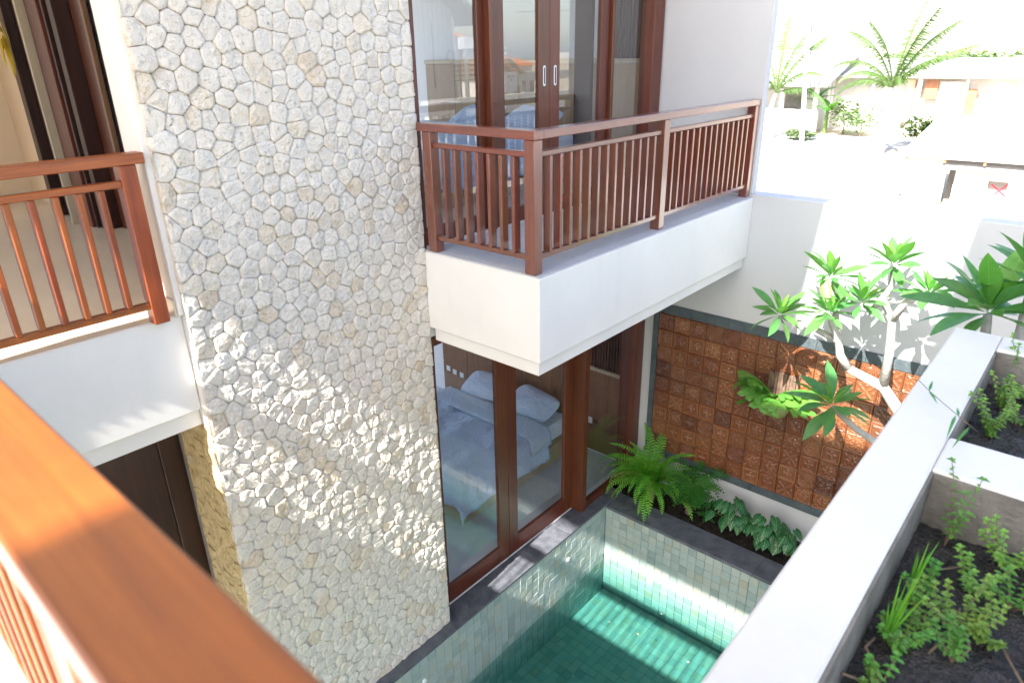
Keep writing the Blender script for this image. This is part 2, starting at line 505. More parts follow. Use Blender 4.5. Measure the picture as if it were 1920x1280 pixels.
M_tree = leaf_mat('tree_leaf', (.24, .31, .19), (.18, .25, .14), .6, .25)  # leaf colour paled to stand in for distant haze
M_bench = simple('bark_board', (.16, .10, .07), .9, .4, 15, .5)
M_yellow = leaf_mat('yellow_palm_ornament', (.65, .52, .06), (.5, .4, .05), .5, .4)
M_dirt = simple('pale_dirt', (.42, .37, .30), .95, .15, .35, .3, .2, .05)
M_road = simple('worn_road', (.36, .35, .34), .9, .12, .6, .2, .2)
M_zinc = simple('weathered_sheet_roof', (.46, .45, .44), .6, .2, 1.2, .2)
M_rust = simple('brown_sheet', (.38, .17, .09), .8, .25, 2, .2)
M_block = simple('raw_block_wall', (.70, .67, .63), .9, .15, 1.2, .4)
M_dim = simple('dim_interior', (.26, .24, .22), .9, .3, 2, .3)  # shade inside openings put into the colour; also used for plain dark parts
M_clad = simple('pale_blue_cladding', (.46, .52, .58), .7, .05, .5, .1)
M_orange = simple('orange_roof_tile', (.62, .20, .07), .8, .2, 6, .3)
M_tileb = simple('brown_roof_tile', (.22, .14, .10), .85, .3, 6, .3)
M_redp = simple('red_paint', (.62, .05, .08), .7, .1, 5, 0)
# ------------------------------------------------------------------ ground and shells
g = MB()
for (x0, x1, y0, y1) in ((-400, 400, 6.95, 700), (-400, 400, -300, -9), (-400, -9, -9, 6.95), (13, 400, -9, 6.95)):
    g.quad((x0, y0, -.12), (x1, y0, -.12), (x1, y1, -.12), (x0, y1, -.12))
struct('ground', g, M_dirt)
struct('light_leak_base', MB().box(-9, 13, -9, 6.95, -1.75, -1.55), M_conc)  # unseen base added to stop light leaking in from below
FZ = 3.663
# gallery deck the photograph is taken from, and the hall beside it
struct('gallery_floor', MB().cbox(-5.2, 7.5, -2.3, .32, FZ - .62, FZ, .006), M_white)
struct('hall_floor', MB().box(-5.0, -.065, .324, 1.50, FZ - .4, FZ + .004).box(-5.0, -.26, 1.50, 2.2, FZ - .4, FZ + .004).box(-5.0, -.065, -2.25, .324, FZ + .0015, FZ + .004), M_floor)
struct('hall_wall', MB().box(-5.0, -.14, -2.32, -2.22, FZ, 6.5).box(-5.0, -4.9, .8, 2.2, FZ, 6.5).box(-5.0, -4.9, -2.2, .8, FZ, 3.9).box(-5.0, -4.9, -2.2, .8, 6.3, 6.5).box(-4.9, -3.78, 2.14, 2.26, FZ, 6.5), M_tan)  # south wall added to block the sun, back wall opened to admit daylight
struct('skirting', MB().box(-4.9, -4.88, -2.2, 2.14, FZ, FZ + .1).box(-4.88, -3.78, 2.125, 2.14, FZ, FZ + .1), M_floor)
# walls of the house behind the stone pier
struct('bedroom_wall', MB().box(-5.0, -4.9, 2.27, 6.69, 0, .3).box(-5.0, -4.9, 2.27, 6.69, 2.75, 3.9).box(-5.0, -4.9, 2.27, 6.69, 6.3, 6.6).box(-5.0, -4.9, 2.27, 2.6, .3, 6.3).box(-5.0, -4.9, 6.5, 6.69, .3, 6.3).box(-4.9, -.5, 2.27, 2.36, FZ, 6.5).box(-4.9, -.5, 1.9, 2.0, 0, 2.93)
       .box(-.5, -.262, 1.62, 3.27, 0, 6.5).box(-5.0, -.152, 6.69, 6.79, 0, 6.6), M_room)  # unseen west openings added to bring daylight into both bedrooms
struct('bedroom_floor', MB().box(-4.9, -.212, 2.0, 6.69, -.2, -.004), M_floor2)
struct('upper_bedroom_floor', MB().box(-4.9, -.162, 2.36, 6.69, 2.93, FZ - .001), M_floor)
struct('bedroom_ceiling', MB().box(-5.0, -.17, 1.5, 6.9, 6.42, 6.52), M_roof)
struct('lower_ceiling', MB().box(-4.9, -.17, 2.0, 6.69, 2.87, 2.928), M_roof)
# unseen roof, added and notched to cast the courtyard's shade
rt = thing('shade_roof', 'unseen high white roof added over the gallery, notched to shape the courtyard shade', 'roof', (0, 0, 9.5))
MB().cbox(-7, 2.34, -4.11, 3.25, 9.5, 9.75, .01).cbox(2.342, 3.54, -4.11, -1.56, 9.5, 9.75, .01).cbox(3.542, 10, -5.0, 1.0, 9.5, 9.75, .01).build('shade_roof_slab', M_roof, rt)
for (x, y) in ((-5.4, -3.6), (-5.4, 2.9), (4.6, -4.4), (9.4, -4.4), (9.4, .6)):
    MB().cbox(x - .12, x + .12, y - .12, y + .12, -.1, 9.5, .01).build('column', M_white, rt)
struct('hall_ceiling', MB().box(-5.0, -.1, -2.32, 1.47, 6.5, 6.6), M_roof)

# ------------------------------------------------------------------ stone pier
def voronoi(x0, x1, y0, y1, sp, seed, relax=1):
    r = random.Random(seed)
    pts = []
    j = 0; y = y0 + sp * .3
    while y < y1:
        x = x0 + sp * (.35 + .5 * (j % 2))
        while x < x1:
            pts.append([x + r.uniform(-.42, .42) * sp, y + r.uniform(-.40, .40) * sp]); x += sp * r.uniform(.86, 1.14)
        y += sp * .9; j += 1
    def cells():
        P = np.array(pts); out = []
        for i, p in enumerate(P):
            d = ((P - p) ** 2).sum(1); idx = np.argsort(d)[1:18]
            poly = [(x0, y0), (x1, y0), (x1, y1), (x0, y1)]
            for k in idx:
                q = P[k]; mx, my = (p + q) / 2; nx, ny = q - p
                res = []
                for a in range(len(poly)):
                    A = poly[a]; B = poly[(a + 1) % len(poly)]
                    da = (A[0] - mx) * nx + (A[1] - my) * ny; db = (B[0] - mx) * nx + (B[1] - my) * ny
                    if da <= 0: res.append(A)
                    if (da < 0 < db) or (db < 0 < da):
                        t = da / (da - db); res.append((A[0] + (B[0] - A[0]) * t, A[1] + (B[1] - A[1]) * t))
                poly = res
                if len(poly) < 3: break
            out.append(poly)
        return out
    for _ in range(relax):
        cs = cells()
        for i, c in enumerate(cs):
            if len(c) >= 3:
                cx = sum(p[0] for p in c) / len(c); cy = sum(p[1] for p in c) / len(c)
                pts[i] = [pts[i][0] * .45 + cx * .55, pts[i][1] * .45 + cy * .55]
    return [c for c in cells() if len(c) >= 3]
def stone_shape(poly, r, depth=.0175, gap=.0011, back=-.03):
    """rough faced stone: rings in the (u, v) plane with a height w"""
    n = len(poly)
    cx = sum(p[0] for p in poly) / n; cy = sum(p[1] for p in poly) / n
    q = []
    for i in range(n):                                        # round the corners off
        a = poly[i]; b = poly[(i + 1) % n]
        L = math.hypot(b[0] - a[0], b[1] - a[1])
        if L < .012: q.append(((a[0] + b[0]) / 2, (a[1] + b[1]) / 2)); continue
        k = min(.2, .008 / L)
        q.append((a[0] + (b[0] - a[0]) * k, a[1] + (b[1] - a[1]) * k))
        if L > .06: q.append(((a[0] + b[0]) / 2 + r.uniform(-.002, .002), (a[1] + b[1]) / 2 + r.uniform(-.002, .002)))
        q.append((a[0] + (b[0] - a[0]) * (1 - k), a[1] + (b[1] - a[1]) * (1 - k)))
    n = len(q)
    R = sum(math.hypot(p[0] - cx, p[1] - cy) for p in q) / n
    s0 = 1 - gap / max(R, .02)
    tu, tv = r.uniform(-.13, .13), r.uniform(-.13, .13)
    off = r.uniform(-.004, .004)
    rings = ((s0, back, 0), (s0, .0112, .001), (s0 - .03, depth * .84, .0014), (.70, depth * .93, .0035), (.36, depth, .0045))
    V = []; F = []
    for k, (sc, h, ns) in enumerate(rings):
        for p in q:
            u = (p[0] - cx) * sc; v = (p[1] - cy) * sc
            hh = h + (off + tu * u + tv * v if k > 1 else 0) + r.uniform(-ns, ns)
            V.append((cx + u + (r.uniform(-.004, .004) if k > 2 else 0), cy + v + (r.uniform(-.004, .004) if k > 2 else 0), hh))
    for k in range(len(rings) - 1):
        for i in range(n):
            j = (i + 1) % n
            F.append((k * n + i, k * n + j, (k + 1) * n + j, (k + 1) * n + i))
    V.append((cx, cy, depth + off + r.uniform(-.004, .004)))
    for i in range(n):
        F.append(((len(rings) - 1) * n + i, (len(rings) - 1) * n + (i + 1) % n, len(V) - 1))
    return V, F
PY0, PY1 = 1.50, 3.315
pier = thing('stone_wall', 'pale limestone wall of irregular rounded stones beside the balcony', 'wall', (-.2, 2.4, 0))
MB().box(-.26, -.012, PY0 + .012, PY1, -.03, 6.4).build('joint_bed', M_mortar, pier)
MB().box(-.50, -.262, PY0 + .012, PY0 + .11, -.03, 2.93).build('joint_bed', M_mortar, pier)
cs = voronoi(PY0, PY1, -.03, 6.0, .109, 3, 2)
rr = random.Random(5)
cs.sort(key=lambda c: -sum(p[1] for p in c) / len(c))
cs = [c for c in cs]
vis = [c for c in cs if sum(p[1] for p in c) / len(c) < 5.45]
rest = [c for c in cs if sum(p[1] for p in c) / len(c) >= 5.45] + vis[300:]
for c in vis[:300]:
    V, F = stone_shape(c, rr)
    m = MB(); m.add([(p[2] - .004, p[0], p[1]) for p in V], F)
    m.build('stone', M_stone, pier, smooth=True)
m = MB()
MI = []
for c in rest:
    V, F = stone_shape(c, rr)
    m.add([(p[2] - .004, p[0], p[1]) for p in V], F)
# joined stones: tone from a random value stored for each stone
M_stoneJ = M_stone.copy(); M_stoneJ.name = 'limestone_joined'
_s = M_stoneJ.node_tree; _o = [n for n in _s.nodes if n.type == 'OBJECT_INFO'][0]; _a = _s.nodes.new('ShaderNodeAttribute'); _a.attribute_name = 'tone'
for lk in list(_o.outputs['Random'].links): _s.links.new(_a.outputs['Fac'], lk.to_socket)
o = m.build('stone_field', M_stoneJ, pier, smooth=True, kind='stuff')
def tone(o, counts, seed):
    r = random.Random(seed); at_ = o.data.attributes.new('tone', 'FLOAT', 'POINT'); vals = []
    for n in counts: vals += [r.random()] * n
    at_.data.foreach_set('value', vals)
rc = random.Random(5); cnt = []
for c in vis[:300]: stone_shape(c, rc)
for c in rest: cnt.append(len(stone_shape(c, rc)[0]))
tone(o, cnt, 4)
# brown stones of the return that faces the doorway
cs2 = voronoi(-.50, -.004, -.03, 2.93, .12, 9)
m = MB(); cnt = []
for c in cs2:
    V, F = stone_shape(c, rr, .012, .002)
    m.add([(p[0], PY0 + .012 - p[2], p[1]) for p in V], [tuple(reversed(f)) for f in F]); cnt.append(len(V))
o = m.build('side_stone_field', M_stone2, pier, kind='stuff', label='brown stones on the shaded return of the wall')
# white plastered end of the wall above the landing
MB().cbox(-.27, -.03, PY0 - .03, PY0 + .012, FZ + .004, 6.4, .004).build('plaster_end', M_white, pier)
MB().cbox(-.20, -.007, PY0 - .001, PY0 + .0115, 2.93, FZ + .003, .002).build('plaster_end', M_white, pier)
MB().cbox(-.272, -.04, PY0 - .042, PY0 - .031, FZ + .004, FZ + .10, .002).build('skirting', M_floor, pier)

# ------------------------------------------------------------------ landing (left balcony) slab and balcony slab
lb = thing('landing_slab', 'white plastered landing edge left of the limestone wall', 'balcony', (-.3, .9, 2.93))
MB().cbox(-.26, -.06, .33, PY0 - .003, 3.05, FZ, .006).build('parapet', M_white, lb)
MB().cbox(-.26, -.10, .33, PY0 - .003, 2.93, 3.049, .004).build('drip_edge', M_white, lb)
MB().box(-5, -.262, .33, 1.49, 2.93, 3.04).build('soffit', M_roof, lb)
bal = thing('balcony', 'white plastered balcony slab projecting over the pool edge', 'balcony', (.5, 5, 2.93))
MB().cbox(.004, 1.12, 3.31, 6.704, 3.04, FZ - .012, .006).build('slab', M_white, bal)
MB().cbox(.03, 1.085, 3.345, 6.704, 2.926, 3.0385, .004).build('drip_edge', M_white, bal)
yy = 3.315
for k in range(6):
    y1 = min(yy + .598, 6.70)
    for (a, b) in ((.006, .596), (.599, 1.116)):
        MB().cbox(a, b, yy, y1 - .003, FZ - .0118, FZ, .0015).build('floor_tile', M_terr, bal)
    yy += .598
MB().box(-.162, .003, 3.32, 6.70, 2.95, FZ - .003).build('threshold', M_white, bal)

# ------------------------------------------------------------------ railings
def railing(name, label, loc, runs, posts, mats, top=4.58, hw=.095, bal_skip=()):
    mx, my, mz = mats
    t = thing(name, label, 'railing', loc)
    for (ax, a0, a1, c, n) in runs:                       # ax: axis along the run; c: the centre line
        def B(l0, l1, w_, z0, z1, nm, m):
            if ax == 0: MB().cbox(l0, l1, c - w_ / 2, c + w_ / 2, z0, z1, .004).build(nm, m, t)
            else: MB().cbox(c - w_ / 2, c + w_ / 2, l0, l1, z0, z1, .004).build(nm, m, t)
        B(a0, a1, hw, top - .055, top, 'handrail', mx if ax == 0 else my)
        segs = n
        for (s0, s1, k) in segs:
            B(s0, s1, .045, 4.415, 4.45, 'upper_rail', mx if ax == 0 else my)
            B(s0, s1, .045, 3.755, 3.79, 'lower_rail', mx if ax == 0 else my)
            hx, hy = ((.009, .022) if hw > .1 else (.014, .030)) if ax == 0 else (.029, .0135)
            me = MB().cbox(-hx, hx, -hy, hy, 3.7902, 4.4148, .003).mesh('baluster', mz)
            for i in range(k):
                l = s0 + (s1 - s0) * (i + 1) / (k + 1)
                inst('baluster', me, t, (l, c, loc[2]) if ax == 0 else (c, l, loc[2])).location.z = -loc[2]
    for (x, y) in posts:
        MB().cbox(x - .042, x + .042, y - .042, y + .042, FZ + .0005, top - .056, .004).build('post', mz, t)
    return t
railing('balcony_railing', 'reddish brown wooden railing around the white balcony', (.6, 3.4, FZ),
        [(0, .012, 1.085, 3.352, [(.142, .995, 7)]), (1, 3.40, 6.70, 1.037, [(3.394, 4.905, 13), (4.99, 6.61, 14)])],
        [(.10, 3.352), (1.037, 3.352), (1.037, 4.948), (1.037, 6.652)], (M_lx, M_ly, M_lz))
railing('landing_railing', 'orange brown wooden railing of the landing left of the stone wall', (-.04, 1, FZ),
        [(1, .185, 1.455, -.03, [(.20, 1.328, 10)])], [(-.04, 1.370)], (M_fx, M_fy, M_fz))
railing('gallery_railing', 'large blurred orange brown handrail crossing the lower left corner', (1.5, .12, FZ),
        [(0, -.08, 6.5, .127, [(.01, 3.0, 26), (3.085, 6.4, 29)])], [(-.035, .127), (3.042, .127)], (M_fx, M_fy, M_fz), hw=.112)

# ------------------------------------------------------------------ sliding doors
def door_leaf(label, group, y0, y1, z0, z1, x, handle=None, bot=.17, st=.085, gm=None):
    t = thing('sliding_door', label, 'glass door', (x, (y0 + y1) / 2, z0), group)
    for (a, b, h) in ((y0, y0 + st, handle == 'left'), (y1 - st, y1, handle == 'right')):
        s_ = MB().cbox(x - .022, x + .022, a, b, z0, z1, .004).build('stile', M_wz, t)
        if h:
            hm = MB(); c = (a + b) / 2; zc = z0 + 1.17; R = .016; H = .065; n = 10; ring = []; ring2 = []
            for k in range(2 * n):
                ang = math.pi * k / (n - 1) if k < n else math.pi * (k - n) / (n - 1) + math.pi
                dz = H if k < n else -H
                ring.append((c + R * math.cos(ang), zc + dz + R * math.sin(ang)))
                ring2.append((c + R * .5 * math.cos(ang), zc + dz * .9 + R * .5 * math.sin(ang)))
            hm.prism(ring, 0, x + .0222, x + .027)
            pl = hm.build('flush_handle', M_plate, s_, fix=True)
            MB().prism(ring2, 0, x + .0272, x + .0285).build('slot', M_black, s_, fix=True)
    MB().cbox(x - .021, x + .021, y0 + st, y1 - st, z0, z0 + bot, .004).build('bottom_rail', M_wy, t)
    MB().cbox(x - .021, x + .021, y0 + st, y1 - st, z1 - .1, z1, .004).build('top_rail', M_wy, t)
    MB().box(x - .004, x + .004, y0 + st - .008, y1 - st + .008, z0 + bot - .008, z1 - .092).build('glass_pane', gm or M_glass, t)
    return t
def fixed(label, y0, y1, z0, z1, x, post, jamb, dx=-.15, gm=None):
    t = thing('fixed_window', label, 'window', (x, (y0 + y1) / 2, z0))
    MB().cbox(dx, .0, post[0], post[1], z0, z1, .004).build('post', M_wz, t)
    MB().cbox(dx, .0, jamb[0], jamb[1], z0, z1, .004).build('jamb', M_wz, t)
    MB().cbox(x - .03, x + .03, post[1], jamb[0], z0, z0 + .09, .004).build('bottom_rail', M_wy, t)
    MB().cbox(x - .03, x + .03, post[1], jamb[0], z1 - .08, z1, .004).build('top_rail', M_wy, t)
    MB().box(x - .004, x + .004, post[1] - .003, jamb[0] + .003, z0 + .082, z1 - .072).build('glass_pane', gm or M_glass, t)
G1 = 'sliding glass doors of the two bedrooms'
door_leaf('ground floor glass door against the stone wall, bed foot behind it', G1, 3.335, 4.375, .006, 2.87, -.177, bot=.2, st=.15)
door_leaf('ground floor glass door between its twin and the thick post', G1, 4.38, 5.475, .006, 2.87, -.177, bot=.2, st=.14)
fixed('ground floor fixed pane behind the big fern', 5.57, 6.5, .003, 2.87, -.05, (5.478, 5.568), (6.5, 6.688), -.20)
door_leaf('upper door pane beside the stone wall mirroring a grey gable', G1, 3.345, 4.10, FZ + .004, 6.42, -.085, bot=.13, st=.07, gm=M_glass2)
door_leaf('upper door mirroring red roofs, with the left oval handle', G1, 4.15, 4.875, FZ + .004, 6.42, -.055, 'right', bot=.13, st=.15, gm=M_glass2)
door_leaf('upper door with the right oval handle, bed pillow behind it', G1, 4.88, 5.76, FZ + .004, 6.42, -.055, 'left', bot=.13, st=.135, gm=M_glass2)
fixed('upper fixed pane beside the blank white wall', 5.8, 6.5, FZ + .002, 6.42, -.1, (5.765, 5.81), (6.5, 6.69), gm=M_glass2)
df = thing('door_frame', 'reddish wooden frame around the ground floor doors', 'door frame', (-.1, 4.5, 0))
MB().cbox(-.205, -.002, 3.318, 3.334, .003, 2.925, .003).build('jamb', M_wz, df)
MB().cbox(-.205, -.02, 3.335, 6.69, 2.872, 2.925, .003).build('head', M_wy, df)
df = thing('door_frame', 'reddish wooden frame around the balcony doors', 'door frame', (-.1, 4.5, FZ))
MB().cbox(-.155, -.002, 3.318, 3.343, FZ + .001, 6.5, .003).build('jamb', M_wz, df)
MB().cbox(-.17, .0, 4.103, 4.146, FZ + .001, 6.42, .003).build('post', M_wz, df)
MB().cbox(-.155, -.02, 3.345, 6.69, 6.422, 6.5, .003).build('head', M_wy, df)
MB().cbox(-.40, -.20, 5.72, 5.76, FZ + .001, 6.42, .003).build('folded_shutter', M_dz, df)
struct('door_sill', MB().cbox(-.21, -.1475, 3.335, 6.69, -.028, .0025, .001), M_plate)

# ------------------------------------------------------------------ north wall with relief tiles
nw = thing('boundary_wall', 'grey white garden wall closing the courtyard at the back', 'wall', (3, 6.8, 0))
MB().cbox(-.15, 12.5, 6.707, 6.93, -.1, 3.68, .006).build('wall_body', M_wall, nw)
MB().cbox(.0, 1.10, 6.707, 6.80, 3.683, 6.55, .006).build('wing_wall', M_wall, nw)
MB().box(-.149, .0, 6.7085, 6.93, 3.683, 6.55).build('wing_return', M_wall, nw)
tp = thing('relief_tile_panel', 'brown terracotta relief tiles framed by dark stone on the garden wall', 'tile panel', (2, 6.7, .3))
TX0, TZ0, TP = .185, .438, .1985
NC, NR = 19, 9
TX1 = TX0 + NC * TP; TZ1 = TZ0 + NR * TP
xb = TX0 - .075
for k in range(9):                                            # framing stones
    a = xb + k * .46; b = min(a + .458, TX1 + .08)
    if a > TX1: break
    MB().cbox(a, b, 6.683, 6.7065, TZ1 + .004, TZ1 + .115, .002).build('border_stone', M_band, tp)
    MB().cbox(a, b, 6.683, 6.7065, TZ0 - .098, TZ0 - .004, .002).build('border_stone', M_band, tp)
for k in range(4):
    a = TZ0 + k * .45
    MB().cbox(xb, TX0 - .004, 6.683, 6.7065, a, min(a + .448, TZ1), .002).build('border_stone', M_band, tp)
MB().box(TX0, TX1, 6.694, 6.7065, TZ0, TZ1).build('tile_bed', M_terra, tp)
def relief(kind, N=26):
    """height of a 20 cm pressed clay tile at (u, v) in -1..1"""
    def h(u, v):
        r = math.hypot(u, v); a = math.atan2(v, u); e = max(abs(u), abs(v))
        if kind == 0: z = .45 + .45 * math.cos(r * 2 * math.pi * 5.2) if r < 1.0 else .1
        elif kind == 1:
            z = .9 if e > .84 else (.25 if e > .72 else (.75 if e > .64 else .2))
            if e < .6: z = .2 + .6 * max(0, math.cos(4 * a)) * math.sin(min(1, r / .55) * math.pi) + (.5 if r < .12 else 0)
        elif kind == 2:
            z = .25 + (.65 if abs(r - .72) < .055 else 0) + (.5 if .88 < e < .95 else 0)
            if r < .62: z += .55 * abs(math.cos(3 * a)) * math.sin(r / .62 * math.pi)
            for (p, q) in ((.72, 0), (-.72, 0), (0, .72), (0, -.72)):
                if math.hypot(u - p, v - q) < .13: z = .9
            if r > .8 and abs(abs(u) - abs(v)) < .12: z += .4
        elif kind == 3:
            z = .2 + (.6 if e > .9 else 0)
            if r < .22: z = .9 * (1 - r)
            for k in range(4):
                p = .62 * math.cos(k * math.pi / 2 + math.pi / 4); q = .62 * math.sin(k * math.pi / 2 + math.pi / 4); d = math.hypot(u - p, v - q)
                z = max(z, .2 + .6 * max(0, math.cos(d * 11)) if d < .32 else z)
            z += .25 * max(0, math.cos(a * 8)) * (1 if .3 < r < .7 else 0)
        else:
            z = .85 if e > .86 else .25
            if e < .8:
                k = abs(abs(u) - abs(v)); z = .25 + (.6 if k < .09 and r > .15 else 0) + (.5 * max(0, math.cos(u * 9) * math.cos(v * 9)))
        if e > .97: z = .0
        return z
    s_ = TP - .0035
    m = MB(); V = []
    for j in range(N + 1):
        for i in range(N + 1):
            u = i / N * 2 - 1; v = j / N * 2 - 1
            V.append((u * s_ / 2, -.005 - .0125 * min(1.1, h(u, v)), v * s_ / 2))
    F = [(j * (N + 1) + i, j * (N + 1) + i + 1, (j + 1) * (N + 1) + i + 1, (j + 1) * (N + 1) + i) for j in range(N) for i in range(N)]
    n0 = len(V)
    V += [(-s_ / 2, 0, -s_ / 2), (s_ / 2, 0, -s_ / 2), (s_ / 2, 0, s_ / 2), (-s_ / 2, 0, s_ / 2)]
    c0, c1, c2, c3 = 0, N, (N + 1) * (N + 1) - 1, (N + 1) * N
    F += [(n0, n0 + 1, c1, c0), (n0 + 1, n0 + 2, c2, c1), (n0 + 2, n0 + 3, c3, c2), (n0 + 3, n0, c0, c3)]
    m.add(V, F)
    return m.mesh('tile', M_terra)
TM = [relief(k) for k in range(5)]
grid = ["3220033401", "1112233012", "0112133140", "0003412231", "3223142213", "1411311420", "1210133141", "3113402210", "2301331142"]
rt_ = random.Random(11)
for r_ in range(NR):
    for c_ in range(NC):
        k = int(grid[r_][c_]) if c_ < 10 else rt_.choice((0, 1, 1, 2, 2, 3, 4))
        o = inst('tile', TM[k], tp, (TX0 + (c_ + .5) * TP, 6.694 - rt_.uniform(0, .003), TZ1 - (r_ + .5) * TP))
        o.rotation_euler = (rt_.uniform(-.006, .006), rt_.uniform(-.008, .008), rt_.uniform(-.006, .006))

# ------------------------------------------------------------------ pool
PX0, PX1, PYa, PYb, PZ = .12, 4.25, -1.0, 5.82, -1.30
WZ = -.76
struct('pool_shell', MB().box(PX0 - .4, PX0 - .01, PYa, PYb + .012, PZ - .2, -.031).box(PX0 - .4, PX1, PYb + .012, PYb + .3, PZ - .2, -.061)
       .box(PX0 - .01, PX1, PYa, PYb + .01, PZ - .25, PZ - .012).box(PX1, PX1 + .3, PYa, PYb + .3, PZ - .25, -.031), M_grout)
struct('west_coping', MB().cbox(-.6, PX0 + .004, -.9, 1.46, -.030, .0, .003).cbox(-.002, PX0 + .004, 1.462, 3.30, -.030, .0, .003)
       .cbox(-.147, PX0 + .004, 3.302, 4.20, -.030, .0, .003).cbox(-.147, PX0 + .004, 4.202, 5.10, -.030, .0, .003).cbox(-.147, PX0 + .004, 5.102, 6.16, -.030, .0, .003), M_granite)
struct('north_coping', MB().cbox(PX0 + .006, 1.02, PYb - .004, 6.15, -.060, -.022, .003).cbox(1.022, 1.95, PYb - .004, 6.15, -.060, -.022, .003)
       .cbox(1.952, 2.9, PYb - .004, 6.15, -.060, -.022, .003).cbox(2.902, 4.5, PYb - .004, 6.15, -.060, -.022, .003), M_granite)
pw = thing('pool_side_wall', 'pool wall of small pale green stone tiles below the glass doors', 'pool wall', (PX0, 3, PZ))
pn = thing('pool_end_wall', 'pool wall of small green stone tiles below the fern planter', 'pool wall', (2, PYb, PZ))
mt = MB().cbox(-.012, .012, -.0485, .0485, -.0485, .0485, .003).mesh('pool_tile', M_ptile)
mtw = MB().cbox(-.012, .012, -.0485, .0485, -.0485, .0485, .003).mesh('wet_tile', M_pwet)
mnw = MB().cbox(-.0485, .0485, -.012, .012, -.0485, .0485, .003).mesh('wet_tile', M_pwet)
mn = MB().cbox(-.0485, .0485, -.012, .012, -.0485, .0485, .003).mesh('pool_tile', M_ptile)
mf = MB()
rp = random.Random(21)
rows = int((-.032 - PZ) / .1)
left = MB(); n_ = 0; tc = []
for j in range(rows + 1):
    z = -.085 - j * .1
    if z < PZ: break
    for i in range(68):
        y = PYb - .05 - i * .1
        if y < PYa: break
        if (y > 1.8 and j < 7) and n_ < 300:
            inst('tile', mt if z > WZ - .05 else mtw, pw, (PX0 - rp.uniform(.011, .0155), y, z), (rp.uniform(-.01, .01), rp.uniform(-.02, .02), rp.uniform(-.025, .025))); n_ += 1
        else:
            tc.append(24); left.cbox(PX0 - .024, PX0 - .002 + rp.uniform(-.002, .002), y - .0485, y + .0485, z - .0485, z + .0485, .003, 0 if z > WZ - .05 else 1)
tone(left.build('tile_field', [M_ptile2, M_pwet2], pw, kind='stuff'), tc, 1)
left = MB(); n_ = 0; tc = []
for j in range(rows + 1):
    z = -.115 - j * .1
    if z < PZ + .02: break
    for i in range(42):
        x = PX0 + .05 + i * .1
        if x > PX1: break
        if i < 24 and n_ < 300:
            inst('tile', mn if z > WZ - .05 else mnw, pn, (x, PYb + rp.uniform(.011, .0155), z), (rp.uniform(-.02, .02), rp.uniform(-.01, .01), rp.uniform(-.02, .02))); n_ += 1
        else:
            tc.append(24); left.cbox(x - .0485, x + .0485, PYb + .002 - rp.uniform(-.002, .002), PYb + .024, z - .0485, z + .0485, .003, 0 if z > WZ - .05 else 1)
tone(left.build('tile_field', [M_ptile2, M_pwet2], pn, kind='stuff'), tc, 2)
fl = MB(); tc = []
for i in range(42):
    for j in range(69):
        x = PX0 + .05 + i * .1; y = PYb - .05 - j * .1
        if x > PX1 or y < PYa: continue
        tc.append(8); fl.box(x - .0485, x + .0485, y - .0485, y + .0485, PZ - .012, PZ + rp.uniform(-.002, .002))
tone(fl.build('pool_floor', M_pwet2, kind='structure'), tc, 3)
struct('pool_water', MB().box(PX0 - .006, PX1 + .002, PYa, PYb + .006, PZ - .006, WZ), M_water)
# overflow nozzles in the side wall
for q in ((1065, 1048), (796, 1276)):
    p = at(q[0], q[1], 0, PX0)
    m = MB(); m.tube([(PX0 - .004, p.y, p.z), (PX0 + .012, p.y, p.z)], [.026, .020], 14)
    tag(m.build('pool_nozzle', M_plate, smooth=False), 'white round nozzle in the tiles below the thick door post' if q[0] > 900 else 'white round nozzle at the lower edge of the view below the stone wall', 'nozzle', 'pool nozzles')

# ------------------------------------------------------------------ planters
struct('bed_soil', MB().box(PX0 - .12, 6, 6.15, 6.707, -.5, -.075), M_soil2)
def planter(name, label, x0, x1, y0, y1, z1, t_=.205, depth=.62):
    t = thing(name, label, 'planter', ((x0 + x1) / 2, (y0 + y1) / 2, z1 - depth))
    return t
pl = planter('raised_planter', 'long white walled planter box with a cross wall at the right', 3.357, 7.4, .50, 4.0, FZ)
MB().cbox(3.357, 3.562, .50, 4.0, FZ - .75, FZ, .008).build('side_wall', M_white, pl)
MB().cbox(3.564, 7.4, 3.79, 4.0, FZ - .75, FZ, .008).build('end_wall', M_white, pl)
MB().cbox(3.564, 7.4, 2.455, 2.735, FZ - .75, FZ, .008).build('cross_wall', M_white, pl)
MB().cbox(3.564, 7.4, .50, .70, FZ - .75, FZ, .008).build('end_wall', M_white, pl)
m = MB()
m.box(3.5622, 3.572, .70, 2.453, FZ - .5, FZ - .012).box(3.5622, 3.572, 2.737, 3.788, FZ - .5, FZ - .012)
m.box(3.574, 7.3, 2.445, 2.4548, FZ - .5, FZ - .012).box(3.574, 7.3, 3.780, 3.7898, FZ - .5, FZ - .012)
m.build('inner_render', M_conc, pl)
MB().box(3.36, 7.4, .51, 3.99, FZ - .80, FZ - .752).build('bottom_slab', M_white, pl)
for (x, y) in ((3.6, .7), (3.6, 3.7), (7, .7), (7, 3.7)):
    MB().cbox(x - .12, x + .12, y - .12, y + .12, 0, FZ - .80, .01).build('column', M_white, pl)
